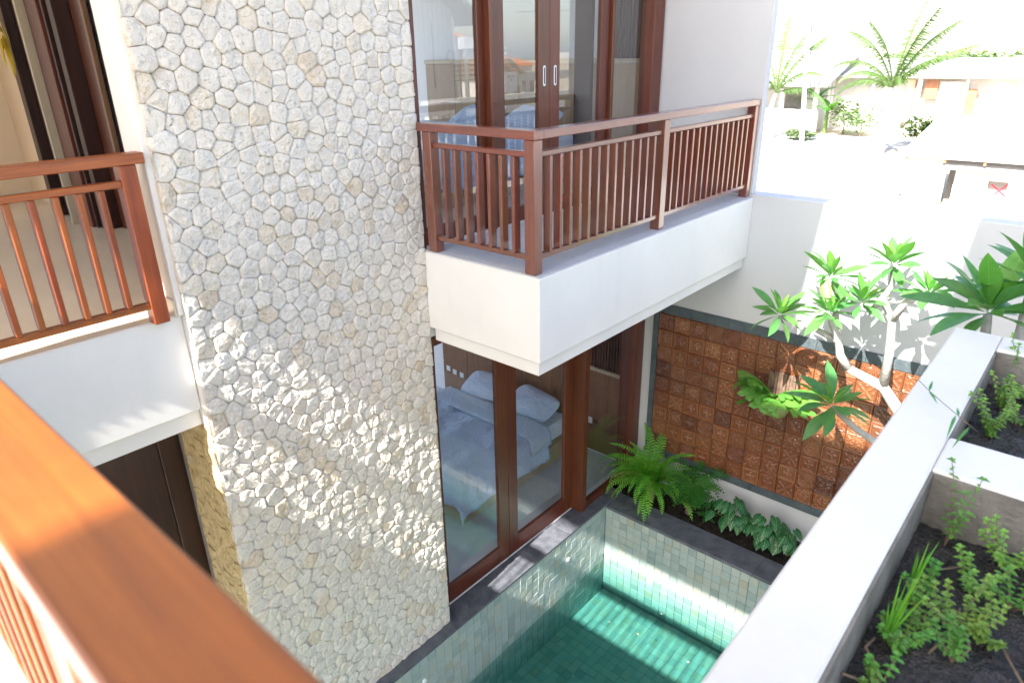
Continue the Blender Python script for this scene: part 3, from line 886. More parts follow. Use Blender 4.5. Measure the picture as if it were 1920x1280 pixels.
def soil(name, x0, x1, y0, y1, base, amp, seed, n=90):
    m = MB(); nx = int((x1 - x0) * n); ny = int((y1 - y0) * n)
    V = []
    for j in range(ny + 1):
        for i in range(nx + 1):
            x = x0 + (x1 - x0) * i / nx; y = y0 + (y1 - y0) * j / ny
            h = noise.noise((x * 2.2 + seed, y * 2.2, 0)) * amp + noise.noise((x * 8, y * 8, seed)) * amp * .45 + noise.noise((x * 26, y * 26, seed)) * .016 + noise.noise((x * 70, y * 70, seed)) * .007
            V.append((x, y, base + h))
    F = [(j * (nx + 1) + i, j * (nx + 1) + i + 1, (j + 1) * (nx + 1) + i + 1, (j + 1) * (nx + 1) + i) for j in range(ny) for i in range(nx)]
    m.add(V, F)
    return m.build(name, M_soil, kind='stuff', smooth=True, label='dark wet soil in the raised planter', cat='soil')
soil('soil', 3.573, 5.6, .70, 2.453, FZ - .20, .05, 3.1)
soil('soil', 3.573, 5.6, 2.737, 3.788, FZ - .17, .05, 8.4)
cr = MB(); r3 = random.Random(3)
for k in range(1500):
    x = r3.uniform(3.6, 4.9); y = r3.uniform(.9, 3.75)
    if 2.42 < y < 2.76: continue
    seed, base = (3.1, .20) if y < 2.5 else (8.4, .17)
    h = noise.noise((x * 2.2 + seed, y * 2.2, 0)) * .05 + noise.noise((x * 8, y * 8, seed)) * .0225
    s_ = r3.uniform(.002, .007) * (1 if r3.random() < .93 else 1.9)
    z = FZ - base + h + s_ * .4
    V = [(x + s_ * r3.uniform(.6, 1.2) * a, y + s_ * r3.uniform(.6, 1.2) * b, z + s_ * .7 * c) for (a, b, c) in ((1, 0, 0), (-1, 0, 0), (0, 1, 0), (0, -1, 0), (0, 0, 1), (0, 0, -1))]
    cr.add(V, [(0, 2, 4), (2, 1, 4), (1, 3, 4), (3, 0, 4), (2, 0, 5), (1, 2, 5), (3, 1, 5), (0, 3, 5)], r3.choice((0, 0, 0, 1)))
cr.build('soil_crumbs', [M_grit, M_soil], kind='stuff', label='small crumbs and pebbles scattered on the planter soil', cat='pebbles')
cr = MB()
for k in range(260):
    x = r3.uniform(.15, 4); y = r3.uniform(6.16, 6.7); s_ = r3.uniform(.004, .012); z = -.075 + s_ * .3
    V = [(x + s_ * r3.uniform(.6, 1.2) * a, y + s_ * r3.uniform(.6, 1.2) * b, z + s_ * .7 * c) for (a, b, c) in ((1, 0, 0), (-1, 0, 0), (0, 1, 0), (0, -1, 0), (0, 0, 1), (0, 0, -1))]
    cr.add(V, [(0, 2, 4), (2, 1, 4), (1, 3, 4), (3, 0, 4), (2, 0, 5), (1, 2, 5), (3, 1, 5), (0, 3, 5)])
cr.build('bed_crumbs', M_grit, kind='stuff', label='small crumbs on the soil of the fern bed', cat='pebbles')
# ------------------------------------------------------------------ bedrooms
def bed(z0, label, cloth_label, pl_labels):
    t = thing('bed', label, 'bed', (-1.8, 5.5, z0))
    MB().cbox(-2.78, -.92, 4.43, 6.60, z0, z0 + .26, .006).build('base', M_oak_l, t)
    m = MB().cbox(-2.73, -.97, 4.47, 6.58, z0 + .262, z0 + .50, .05)
    m.build('mattress', M_sheet, t, smooth=False)
    # duvet draped over the bed
    x0, x1, y0, y1, zt = -2.74, -.955, 4.455, 5.98, z0 + .545
    U = 60; W = 60; V = []; V2 = []
    for j in range(W + 1):
        for i in range(U + 1):
            sx = x0 - .40 + (x1 - x0 + .80) * i / U; sy = y0 - .34 + (y1 - y0 + .34) * j / W
            ox = max(x0 - sx, sx - x1, 0); oy = max(y0 - sy, 0); ov = max(ox, oy) + .35 * min(ox, oy)
            x = min(max(sx, x0), x1) + (math.copysign(min(ox, .05) + ox * .10, sx - (x0 + x1) / 2) if ox else 0)
            y = max(sy, y0) - ((min(oy, .05) + oy * .10) if oy else 0)
            puff = .035 * math.sin(min(1, max(0, (sx - x0) / (x1 - x0))) * math.pi * 3) ** 2 * (1 if ov == 0 else .3)
            n_ = noise.noise((sx * 2.3, sy * 2.3, z0)) * .035 + noise.noise((sx * 7, sy * 5, z0)) * .022 - abs(noise.noise((sx * 5 + sy * 4, sy * 2, z0))) * .035
            z = zt + n_ + puff * .6 - max(0, ov - .02) * 1.0
            x += noise.noise((sy * 6, ov * 2, z0)) * .03 * (ox > 0); y += noise.noise((sx * 6, ov * 2, z0)) * .03 * (oy > 0)
            V.append((x, y, z + (.012 if ov == 0 else 0)))
    F = [(j * (U + 1) + i, j * (U + 1) + i + 1, (j + 1) * (U + 1) + i + 1, (j + 1) * (U + 1) + i) for j in range(W) for i in range(U)]
    m = MB(); m.add(V, F)
    d = m.build('duvet', M_duvet, None, smooth=True, label=cloth_label, cat='duvet')
    sd = d.modifiers.new('thick', 'SOLIDIFY'); sd.thickness = .02
    # the turned-down band at the top
    m = MB(); V = []
    for j in range(9):
        for i in range(41):
            sx = x0 - .22 + (x1 - x0 + .46) * i / 40; sy = 5.62 + .40 * j / 8
            ox = max(x0 - sx, sx - x1, 0)
            x = min(max(sx, x0), x1) + (math.copysign(min(ox, .06) + ox * .12 + .012, sx - (x0 + x1) / 2) if ox else 0)
            z = zt + .055 + .02 * math.sin(j / 8 * math.pi) + noise.noise((sx * 3, sy * 5, z0 + 4)) * .02 - ox
            V.append((x, sy + noise.noise((sx * 2, 1, z0)) * .03, z))
    F = [(j * 41 + i, j * 41 + i + 1, (j + 1) * 41 + i + 1, (j + 1) * 41 + i) for j in range(8) for i in range(40)]
    m.add(V, F); f = m.build('turned_down_edge', M_pillow, d, smooth=True); sd = f.modifiers.new('thick', 'SOLIDIFY'); sd.thickness = .03
    for k, (cx, tl) in enumerate(((-2.26, .0), (-1.40, .06))):
        N = 18; V = []; F = []
        for j in range(N + 1):
            for i in range(2 * N):
                th = math.pi * j / N - math.pi / 2; ph = math.pi * i / N
                cp = lambda a, p: math.copysign(abs(a) ** p, a)
                ex = cp(math.cos(ph), .45) * cp(math.cos(th), .7); ey = cp(math.sin(ph), .45) * cp(math.cos(th), .7); ez = cp(math.sin(th), 1.0)
                r_ = max(abs(ex), abs(ey))
                V.append((ex * .37, ey * .24, ez * .095 * (1 - .72 * r_ ** 3) + noise.noise((ex * 2, ey * 2, k)) * .012))
        for j in range(N):
            for i in range(2 * N): F.append((j * 2 * N + i, j * 2 * N + (i + 1) % (2 * N), (j + 1) * 2 * N + (i + 1) % (2 * N), (j + 1) * 2 * N + i))
        m = MB(); m.add(V, F)
        o = m.build('pillow', M_pillow, None, smooth=True, loc=(0, 0, 0), label=pl_labels[k], cat='pillow', group='pillows on the beds')
        o.location = (cx, 6.27, z0 + .665); o.rotation_euler = (math.radians(24), math.radians(-4 + 8 * k), math.radians(3 - 7 * k))
bed(0, 'ground floor double bed on a pale wooden base', 'pale blue duvet hanging over the ground floor bed', ('striped blue pillow seen through the left ground floor door', 'striped blue pillow seen through the right ground floor door'))
bed(FZ, 'upstairs double bed behind the balcony doors', 'pale blue duvet on the upstairs bed behind the balcony railing', ('pillow of the upstairs bed farther from the door handles', 'white pillow corner showing right of the door handles upstairs'))
def headwall(z0, zc, tone_):
    t = thing('headboard', ('brown' if tone_ else 'light brown') + ' veneer wall panelling behind the ' + ('ground floor' if tone_ else 'upstairs') + ' bed', 'panelling', (-2, 6.68, z0))
    mp_ = M_oak_x if tone_ else M_oak_l
    a = -3.55
    while a < -.8:
        b = min(a + .545, -.79)
        MB().cbox(a, b - .003, 6.655, 6.688, z0 + .002, z0 + 1.24, .002).build('panel', mp_, t); a += .545
    MB().cbox(-3.56, -.79, 6.64, 6.688, z0 + 1.241, z0 + 1.29, .003).build('top_trim', M_cream if not tone_ else M_oak_x, t)
    MB().cbox(-.78, -.17, 6.655, 6.688, z0 + .05, z0 + 1.23, .002).build('panel', mp_, t)
    MB().cbox(-.785, -.165, 6.64, 6.688, z0 + 1.231, z0 + 1.28, .003).build('top_trim', M_cream, t)
    MB().cbox(-.215, -.165, 6.635, 6.688, z0 + .05, z0 + 1.2305, .003).build('side_trim', M_cream, t)
    MB().box(-.78, -.17, 6.672, 6.688, z0 + 1.285, zc).build('slat_backing', M_dx, t)
    sm = MB().cbox(-.011, .011, -.012, .012, 0, zc - z0 - 1.29, .002).mesh('slat', M_dz)
    for k in range(15): inst('slat', sm, t, (-.765 + k * .042, 6.659, z0 + 1.287))
    if tone_: MB().box(-3.55, -.79, 6.675, 6.688, z0 + 1.292, zc).build('upper_panel', M_oak_x, t)
headwall(0, 2.86, True)
headwall(FZ, 6.41, False)
t = thing('socket_plate', 'row of three white socket plates on the panelling above the left pillow', 'socket', (-3.3, 6.655, .9))
for k, q in enumerate(((841, 690), (853, 697), (866, 703))):
    p = at(q[0], q[1], 1, 6.65)
    MB().cbox(p.x - .042, p.x + .042, 6.645, 6.654, p.z - .042, p.z + .042, .003).build('plate', M_plate, t)
p = at(1105, 786, 1, 6.65)
t = thing('socket_plate', 'single white socket plate beside a black outlet behind the fixed pane', 'socket', (p.x, 6.655, p.z))
MB().cbox(p.x - .045, p.x + .045, 6.645, 6.654, p.z - .045, p.z + .045, .003).build('plate', M_plate, t)
MB().cbox(p.x + .07, p.x + .13, 6.645, 6.654, p.z - .03, p.z + .03, .003).build('black_outlet', M_black, t)
t = thing('bedside_table', 'small light wooden shelf beside the upstairs bed', 'shelf', (-.5, 6.4, FZ))
MB().cbox(-.86, -.30, 6.32, 6.62, FZ + .30, FZ + .34, .004).build('top', M_oak_l, t)
MB().cbox(-.84, -.80, 6.34, 6.62, FZ + .002, FZ + .299, .004).build('leg', M_oak_l, t)
MB().cbox(-.36, -.32, 6.34, 6.62, FZ + .002, FZ + .299, .004).build('leg', M_oak_l, t)

# ------------------------------------------------------------------ hall with its dark folding door
t = thing('folding_door', 'dark reddish folding doors standing open in the hall at the upper left', 'door', (-2.5, 2.15, FZ))
zt = 6.4
def leafp(x0, x1, y0, y1, m=M_dz, nm='door_leaf'):
    return MB().cbox(x0, x1, y0, y1, FZ + .006, zt, .004).build(nm, m, t)
leafp(-3.775, -3.66, 1.98, 2.26, M_dz, 'jamb')
leafp(-3.64, -3.22, 2.06, 2.10)
leafp(-3.20, -3.16, 1.95, 2.24, M_cream, 'pale_reveal')
leafp(-3.14, -2.86, 2.01, 2.05, M_wz)
leafp(-2.84, -2.80, 2.03, 2.46)
leafp(-2.76, -2.66, 2.05, 2.46)
leafp(-2.64, -2.40, 2.17, 2.21, M_wz)
leafp(-2.38, -2.34, 2.15, 2.19, M_oak_x, 'inner_jamb')
leafp(-2.32, -.60, 2.215, 2.255)
for k in range(3): MB().cbox(-2.2 + .42 * k, -2.12 + .42 * k, 2.19, 2.2145, FZ + .9, zt, .003).build('louvre_strip', M_wz, t)
t = thing('light_switch', 'small white switch on the cream wall at the far upper left', 'switch', (-4, 2.13, 5))
p = at(37, 112, 1, 2.13)
MB().cbox(p.x - .04, p.x + .04, 2.118, 2.131, p.z - .06, p.z + .06, .003).build('plate', M_plate, t)
MB().cbox(p.x - .02, p.x + .02, 2.112, 2.1179, p.z - .03, p.z + .03, .002).build('rocker', M_plate, t)
# hanging palm-leaf ornament
p0 = at(2, 60, 1, 1.9)
t = thing('leaf_ornament', 'yellow woven palm leaf ornament hanging at the left edge', 'ornament', tuple(p0))
m = MB(); m.tube([(p0.x, p0.y, 6.4), (p0.x, p0.y, p0.z)], .006, 6); m.build('cord', M_stem, t)
def leaf_strip(L, W, bend=.3, fold=.25, n=6, tip=1.0, base=.15, wide=.45, wav=0, pw=.8):
    """a leaf along +X, its underside down; returns verts, faces, uv"""
    V = []; UV = []; F = []
    x = 0; z = 0; ang = 0; st = L / n
    for i in range(n + 1):
        s_ = i / n
        wd = W * (math.sin(math.pi * min(1, s_ ** wide)) ** pw if 0 < s_ < 1 else 0) * .5
        wd = max(wd, W * .03 if s_ == 0 else W * .01)
        dz = wd * fold
        V += [(x, -wd, z + dz + wav * math.sin(i * 2.1)), (x, 0, z), (x, wd, z + dz - wav * math.sin(i * 1.7))]
        UV += [(.5 - .5, s_), (.5, s_), (1.0, s_)]
        ang = -bend * (i + 1) / n; x += st * math.cos(ang); z += st * math.sin(ang)
    for i in range(n):
        a = i * 3
        F += [(a, a + 3, a + 4, a + 1), (a + 1, a + 4, a + 5, a + 2)]
    return V, F, UV
def frame(d, roll=0.0):
    """rotation taking +X to direction d with +Z as far up as possible"""
    d = Vector(d).normalized()
    up = Vector((0, 0, 1))
    if abs(d.dot(up)) > .98: up = Vector((0, 1, .2))
    y = up.cross(d).normalized(); z = d.cross(y)
    R = Matrix((d, y, z)).transposed()
    return R @ Matrix.Rotation(roll, 3, 'X')
def add_leaf(m, leaf, pos, d, sc=1, roll=0, uv=None, mi=0):
    R = frame(d, roll); V = [Vector(pos) + R @ (Vector(v) * sc) for v in leaf[0]]
    m.add(V, leaf[1], mi)
    if uv is not None: uv += leaf[2]
m = MB()
for k in range(16):
    a = ru(0, 6.28); add_leaf(m, leaf_strip(ru(.18, .34), .03, .6), p0 + Vector((0, 0, ru(-.1, .12))), (math.cos(a) * .5, math.sin(a) * .5, -1))
m.build('leaves', M_yellow, t)
# ground floor door under the landing, in deep shade
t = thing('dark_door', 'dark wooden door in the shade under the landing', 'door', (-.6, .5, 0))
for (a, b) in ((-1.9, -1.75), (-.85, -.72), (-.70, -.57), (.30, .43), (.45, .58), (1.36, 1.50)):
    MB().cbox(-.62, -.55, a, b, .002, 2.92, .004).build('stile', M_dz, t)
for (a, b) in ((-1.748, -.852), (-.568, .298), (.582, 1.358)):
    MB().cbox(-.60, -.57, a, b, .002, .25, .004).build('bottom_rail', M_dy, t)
    MB().cbox(-.595, -.575, a - .002, b + .002, .252, 2.92, .002).build('shade_panel', M_dz, t)  # dark panels replace glass panes, standing in for the doorway's deep shade
MB().tube([(-.535, .38, 1.0), (-.52, .38, 1.03), (-.52, .38, 1.32), (-.535, .38, 1.35)], .011, 8).build('pull_handle', M_steel, t)
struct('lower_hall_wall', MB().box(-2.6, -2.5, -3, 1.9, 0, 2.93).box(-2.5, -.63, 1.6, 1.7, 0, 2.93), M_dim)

# ------------------------------------------------------------------ plants
def frond(L, W, arch, n=24, seed=0, taper=.75, dense=1.0):
    """a feather-like fern frond along +X that arches over and droops"""
    r = random.Random(seed); m = MB(); x = z = 0; y = 0; st = L / n; sway = r.uniform(-.25, .25); pts = []
    for i in range(n + 1):
        s_ = i / n; pts.append((x, y, z)); ang = arch[0] + (arch[1] - arch[0]) * s_ ** 1.2
        x += st * math.cos(ang); z += st * math.sin(ang); y += st * sway * s_
    m.tube(pts, [.0024 * (1 - .7 * i / n) for i in range(n + 1)], 4)
    for i in range(1, n + 1):
        s_ = i / n; w_ = W * (min(1, s_ * 5 + .25)) * (1 - s_ ** 3) ** taper * .5 + .004
        p = Vector(pts[i]); t_ = (Vector(pts[i]) - Vector(pts[i - 1])).normalized(); side = t_.cross(Vector((0, 0, 1))).normalized(); up = side.cross(t_)
        for sg in (-1, 1):
            d = (side * sg + t_ * .28 + up * r.uniform(-.05, .22)).normalized(); hw = st * .33 * dense
            q = p + t_ * st * (.0 if sg > 0 else .5)
            b = q + d * w_ * .55 + up * .004; e = q + d * w_ - up * .006
            m.add([q - t_ * hw * .8, q + t_ * hw * .8, b + t_ * hw, b - t_ * hw, e + t_ * hw * .25, e - t_ * hw * .25], [(0, 1, 2, 3), (3, 2, 4, 5)])
    return m
def place(o, pos, d, sc=1, roll=0):
    o.location = Vector(pos) - ORG[o.parent.name] if o.parent else Vector(pos)
    az = math.atan2(d[1], d[0]); o.rotation_euler = (roll, 0, az); o.scale = (sc,) * 3
fr_m = [frond(.66, .13, (1.25, -.9), 24, 1).mesh('frond', M_fern), frond(.60, .125, (1.0, -1.25), 22, 2).mesh('frond', M_fern), frond(.55, .115, (.55, -1.2), 21, 3).mesh('frond', M_fern), frond(.62, .125, (1.45, .1), 23, 4).mesh('frond', M_fern), frond(.50, .075, (.8, -.9), 24, 5).mesh('frond', M_fernd)]
fc = at(1222, 892, 1, 6.36); fc.z = .10
fern = thing('sword_fern', 'big bright green sword fern spilling over the pool corner', 'fern', (fc.x, fc.y, -.07))
rf = random.Random(8)
MB().tube([(fc.x, fc.y, -.1), (fc.x, fc.y, .1)], [.06, .04], 8).build('crown', M_stem, fern)
for k in range(58):
    a = k * 2.39996 + rf.uniform(-.2, .2); lev = k / 58
    kind = 3 if lev > .80 else (0 if lev > .50 else (1 if lev > .24 else 2))
    o = inst('frond', fr_m[kind], fern, fc)
    sc = rf.uniform(.9, 1.3)
    if math.sin(a) > .3 and kind != 3: sc *= .82
    place(o, (fc.x + .03 * math.cos(a), fc.y + .03 * math.sin(a), fc.z + .06 * lev), (math.cos(a), math.sin(a)), sc, rf.uniform(-.15, .15))
for a in (2.9, .6, 3.6):
    place(inst('dry_frond', fr_m[4], fern, fc), (fc.x, fc.y, fc.z + .05), (math.cos(a), math.sin(a)), 1.0)
tag(fern.children[-1], 'dry yellow frond tip')
# finer fern beside it
def fine_frond(seed):
    r = random.Random(seed); m = MB(); n = 9; L = .30
    for i in range(1, n + 1):
        s_ = i / n; x = L * s_; z = .16 * math.sin(s_ * 2.4) ; w_ = .13 * (1 - s_) + .015
        for sg in (-1, 1):
            for j in range(5):
                q = j / 4; p = Vector((x + q * w_ * .35, sg * q * w_, z - q * w_ * .25 + r.uniform(-.006, .006))); s2 = .017 * (1 - q * .5) * (1.1 - s_ * .4)
                m.add([p + Vector((-s2, -s2 * .4, 0)), p + Vector((s2 * .2, -s2, .003)), p + Vector((s2 * 1.1, s2 * .3, -.002)), p + Vector((-s2 * .2, s2, .004))], [(0, 1, 2, 3)])
    m.tube([(0, 0, 0), (L * .5, 0, .16 * math.sin(1.2)), (L, 0, .16 * math.sin(2.4))], .002, 4)
    return m.mesh('frond', M_fern2)
ff = [fine_frond(k) for k in range(3)]
fc2 = at(1290, 962, 1, 6.38); fc2.z = .02
f2 = thing('maidenhair_fern', 'dark feathery fern with fine leaflets between the big fern and veined leaves', 'fern', (fc2.x, fc2.y, -.07))
MB().tube([(fc2.x, fc2.y, -.1), (fc2.x, fc2.y, .06)], [.04, .03], 7).build('crown', M_stem, f2)
for k in range(70):
    a = rf.uniform(0, 6.28); h = rf.uniform(0, .36)
    o = inst('frond', ff[k % 3], f2, fc2); rr_ = rf.uniform(0, .10)
    place(o, (fc2.x + rr_ * math.cos(a) + rf.uniform(-.12, .14), fc2.y + rr_ * math.sin(a) * .6, fc2.z + h), (math.cos(a), math.sin(a)), rf.uniform(.7, 1.1), rf.uniform(-.3, .3))
# velvet heart leaves
def heart(seed, L=.17):
    W = L * .82; n = 9; V = []; UV = []; F = []
    r = random.Random(seed); cu = r.uniform(.25, .6)
    prof = [.42, .80, .98, 1.0, .93, .80, .64, .45, .23, .0]
    for i in range(n + 1):
        s_ = i / n; wd = W * .5 * prof[i]; x = L * s_; z = -cu * L * s_ ** 2
        for q in (-1, -.5, 0, .5, 1):
            back = -.16 * L * (abs(q) ** 1.5) * max(0, 1 - s_ * 3)
            V.append((x + back, q * wd, z + abs(q) * wd * .30 - (abs(q) ** 3) * wd * .45)); UV.append((.5 + q * .5 * prof[i] * .9 if i < n else .5, s_))
    for i in range(n):
        for j in range(4): F.append((i * 5 + j, (i + 1) * 5 + j, (i + 1) * 5 + j + 1, i * 5 + j + 1))
    m = MB(); m.add(V, F)
    return m.mesh('leaf', M_anth, smooth=True, uv=UV)
hm = [heart(k) for k in range(4)]
AN = 'velvety plants with white veined heart leaves'
def anthurium(px, py, n, spread, label, seed, Y=6.42):
    p = at(px, py, 1, Y); p.z = -.05
    t = thing('anthurium', label, 'plant', tuple(p), AN); r = random.Random(seed); sm = MB()
    for k in range(n):
        a = -2.4 + 3.9 * (k + r.uniform(-.3, .3)) / n + (math.pi if r.random() < .12 else 0); rr_ = spread * math.sqrt(r.uniform(.05, 1)); h = .13 + .28 * (1 - rr_ / spread) + r.uniform(-.03, .05)
        e = p + Vector((rr_ * math.cos(a), rr_ * .62 * math.sin(a), h + .03))
        o = inst('leaf', hm[k % 4], t, e)
        d = Vector((math.cos(a) * .7 + .15, math.sin(a) - .8, -.35)).normalized()
        o.rotation_euler = frame(d, r.uniform(-.3, .3)).to_euler(); o.scale = (r.uniform(.62, .95),) * 3
        sm.tube([p, (p + e) / 2 + Vector((0, 0, .05)), e], .003, 4)
    sm.build('stems', M_gstem, t)
anthurium(1362, 1010, 30, .25, 'left clump of dark velvety heart leaves with white veins in the end bed', 1)
anthurium(1428, 1042, 32, .26, 'right clump of dark velvety heart leaves with white veins in the end bed', 2)
anthurium(1472, 1065, 9, .15, 'small dark veined clump half hidden by the planter wall', 6, 6.35)
def rosette_plant(name, label, p, n, L, W, mat_, el=(.2, 1.2), cat='plant', seed=1, bend=.8):
    t = thing(name, label, cat, tuple(p)); r = random.Random(seed)
    me = []
    for k in range(2):
        lf = leaf_strip(L, W, bend, .25, 7); m = MB(); m.add(lf[0], lf[1]); me.append(m.mesh('leaf', mat_, smooth=True, uv=lf[2]))
    for k in range(n):
        a = k * 2.4 + r.uniform(-.2, .2); e = el[0] + (el[1] - el[0]) * k / n
        o = inst('leaf', me[k % 2], t, p); o.rotation_euler = frame((math.cos(a) * math.cos(e), math.sin(a) * math.cos(e), math.sin(e)), r.uniform(-.2, .2)).to_euler(); o.scale = (r.uniform(.75, 1.1),) * 3
    return t
p = at(1322, 975, 1, 6.42); p.z = -.06
rosette_plant('seedling', 'small plant with smooth lance leaves at the foot of the fine fern', p, 9, .17, .045, M_fern2, (.2, 1.1))
p = at(1508, 1030, 1, 6.35); p.z = -.05
rosette_plant('broadleaf_plant', 'bright green narrow leaved plant at the planter wall, right of the veined plants', p, 16, .26, .05, M_stag, (.3, 1.4), seed=4)
# staghorn fern on its board
sp = at(1452, 752, 1, 6.60)
sg = thing('staghorn_fern', 'staghorn fern with forked fronds mounted on the relief tiles', 'fern', tuple(sp))
pb = at(1462, 722, 1, 6.665)
bd = MB()
for k in range(10):
    x = pb.x - .12 + k * .032
    bd.cbox(x, x + .029, 6.648 - .006 * (k % 3), 6.672, pb.z - .22 - ru(0, .03), pb.z + .13 + ru(0, .03), .003)
bd.build('mounting_board', M_bench, sg)
def antler(seed, L=.36):
    r = random.Random(seed); m = MB(); n = 8; x = z = y = 0; ang = r.uniform(.5, .9); st = L / n
    rows = []
    for i in range(n + 1):
        s_ = i / n; wd = .018 + .085 * s_ ** 1.3; rows.append([(x, q * wd + y, z + abs(q) * wd * .3) for q in (-1, -.34, .34, 1)]); ang -= 1.1 / n
        x += st * math.cos(ang); z += st * math.sin(ang); y += st * r.uniform(-.12, .12)
    V = [p for rw in rows for p in rw]; F = [(i * 4 + j, (i + 1) * 4 + j, (i + 1) * 4 + j + 1, i * 4 + j + 1) for i in range(n) for j in range(3)]
    m.add(V, F)
    for j in range(3):                                   # forked tips
        a = Vector(rows[-1][j]); b = Vector(rows[-1][j + 1]); c = (a + b) / 2; q = (j - 1)
        t1 = c + Vector((.085, q * .05, -.03)); t2 = c + Vector((.07, q * .05 + .035, -.045))
        m.add([a, b, b + Vector((.045, q * .02 + .006, -.012)), a + Vector((.045, q * .02 - .006, -.012)), t1 + Vector((0, -.014, 0)), t1 + Vector((0, .012, 0)), t2], [(0, 1, 2, 3), (3, 2, 5, 4), (2, 6, 5)])
    return m.mesh('frond', M_stag, smooth=True)
am = [antler(k) for k in range(3)]
rs = random.Random(2)
dirs = [(-1, -.5, .55), (-.95, -.35, .75), (-.8, -.8, .5), (-.7, -.3, .9), (-.55, -.7, .8), (-.3, -.5, 1), (-.9, -.2, .3), (.2, -.6, .9), (.6, -.5, .6), (.8, -.4, .35), (.95, -.6, .5), (.5, -.9, .4), (.9, -.3, .8), (.1, -.9, .5), (-.4, -.9, .35), (.7, -.7, .15), (-1, -.6, .1)]
for k, d in enumerate(dirs):
    o = inst('frond', am[k % 3], sg, sp + Vector((rs.uniform(-.04, .04), -.03, rs.uniform(-.02, .03)))); d = Vector(d).normalized()
    o.rotation_euler = frame(Vector((d.x, d.y, d.z * .45)), rs.uniform(-.5, .5)).to_euler(); o.scale = (rs.uniform(.8, 1.1),) * 3
m = MB()
for k in range(5):
    V = []; F = []; R_ = .15 - .016 * k
    for j in range(6):
        for i in range(12):
            th = j / 5 * 1.45; ph = i / 12 * 6.283; V.append((sp.x + .02 * k + R_ * math.sin(th) * math.cos(ph), 6.645 - .012 * k - R_ * .75 * math.cos(th) * .9, sp.z - .09 + R_ * .8 * math.sin(th) * math.sin(ph)))
    for j in range(5):
        for i in range(12): F.append((j * 12 + i, j * 12 + (i + 1) % 12, (j + 1) * 12 + (i + 1) % 12, (j + 1) * 12 + i))
    m.add(V, F)
    break
m.build('shield_frond', M_shield, sg, smooth=True)

# ------------------------------------------------------------------ frangipani trees
def fr_leaf(L, W, bend, mat_):
    lf = leaf_strip(L, W * 1.12, bend, .28, 9, wide=1.2, pw=1.0); m = MB(); m.add(lf[0], lf[1]); return m.mesh('leaf', mat_, smooth=True, uv=lf[2])
fl_ = [fr_leaf(.32, .075, .30, M_frangi), fr_leaf(.28, .070, .55, M_frangi), fr_leaf(.30, .08, .1, M_frangi2)]
def rosette(t, p, n, sc, seed, tilt=(0, 0, 1), low=.0):
    r = random.Random(seed); T = frame(tilt).to_4x4() @ Matrix.Rotation(math.pi / 2, 4, 'Y')
    for k in range(n):
        a = k * 2.39996 + r.uniform(-.25, .25); e = low + (1.35 - low) * (k / n) ** 1.25 + r.uniform(-.1, .1)
        d = Vector((math.cos(a) * math.cos(e), math.sin(a) * math.cos(e), math.sin(e)))
        d = (T.to_3x3() @ Vector((d.x, d.y, d.z)))
        o = inst('leaf', fl_[2] if k > n * .75 else fl_[k % 2], t, Vector(p) + d * .02 + Vector(tilt).normalized() * .03 * k / n)
        o.rotation_euler = frame(d, r.uniform(-.6, .6)).to_euler(); o.scale = (sc * r.uniform(.62, 1.1) * (.65 if k > n * .85 else 1),) * 3
fg = thing('frangipani_tree', 'pale barked frangipani with sunlit leaf rosettes before the garden wall', 'tree', (3.35, 6.38, -.07))
J = lambda px, py, Y: at(px, py, 1, Y)
base = Vector((3.45, 6.38, -.1))
n1 = J(1705, 800, 6.30); n2 = J(1655, 725, 6.2); n3 = J(1590, 690, 6.15)
tr = MB()
tr.tube([base, base * .5 + n1 * .5 + Vector((.06, 0, 0)), n1, n2, n3], [.075, .068, .058, .048, .036], 12)
tr.tube([n2, J(1668, 660, 6.15), J(1672, 600, 6.12), J(1655, 560, 6.1)], [.042, .038, .033, .027], 10)
tr.build('trunk', M_bark, fg, smooth=True)
tips = [(1461, 592, 6.05), (1557, 522, 6.2), (1554, 590, 6.0), (1615, 570, 6.1), (1676, 500, 6.25), (1740, 556, 6.1)]
br = MB()
R_ = [J(*q) for q in tips]
m3 = J(1572, 640, 6.1)
br.tube([n3, J(1575, 665, 6.12), m3, R_[2]], [.042, .038, .034, .025], 8)
br.tube([m3, J(1520, 612, 6.07), R_[0]], [.033, .028, .02], 8)
br.tube([m3, J(1566, 575, 6.18), R_[1]], [.03, .025, .02], 8)
m4 = J(1655, 560, 6.1)
br.tube([m4, J(1630, 585, 6.08), R_[3]], [.03, .026, .02], 8)
br.tube([m4, J(1672, 535, 6.2), R_[4]], [.03, .026, .02], 8)
br.tube([J(1672, 600, 6.12), J(1700, 565, 6.1), R_[5]], [.035, .03, .022], 8)
br.build('branches', M_bark, fg, smooth=True)
for k, q in enumerate(R_): rosette(fg, q, 24, 1.0, 30 + k, (rs.uniform(-.3, .3), rs.uniform(-.4, .1), 1))
fg2 = thing('frangipani_branch_tree', 'nearer frangipani branch with one dark green rosette over the tiles', 'tree', (3.3, 5.3, 0))
tb = MB(); e0 = J(1560, 762, 5.3); e1 = J(1645, 832, 5.32)
tb.tube([Vector((3.75, 5.45, -.74)) + Vector((0, 0, .75)), Vector((3.55, 5.4, 1.1)), Vector((3.2, 5.35, 1.85)), e1, (e0 + e1) / 2 + Vector((0, 0, -.02)), e0], [.05, .045, .036, .03, .026, .022], 9)
tb.build('trunk', M_bark, fg2, smooth=True)
rosette(fg2, e0, 24, 1.15, 77, (-.1, -.25, 1), -.1)
MB().cbox(3.5, 4.0, 5.2, 5.7, -.03, .28, .01).build('tree_pot', M_conc, label='square concrete tree pot on the pool edge', cat='pot')
fg3 = thing('frangipani_shrub', 'large leaved green frangipani rising behind the raised planter at the right edge', 'tree', (3.75, 4.45, 0))
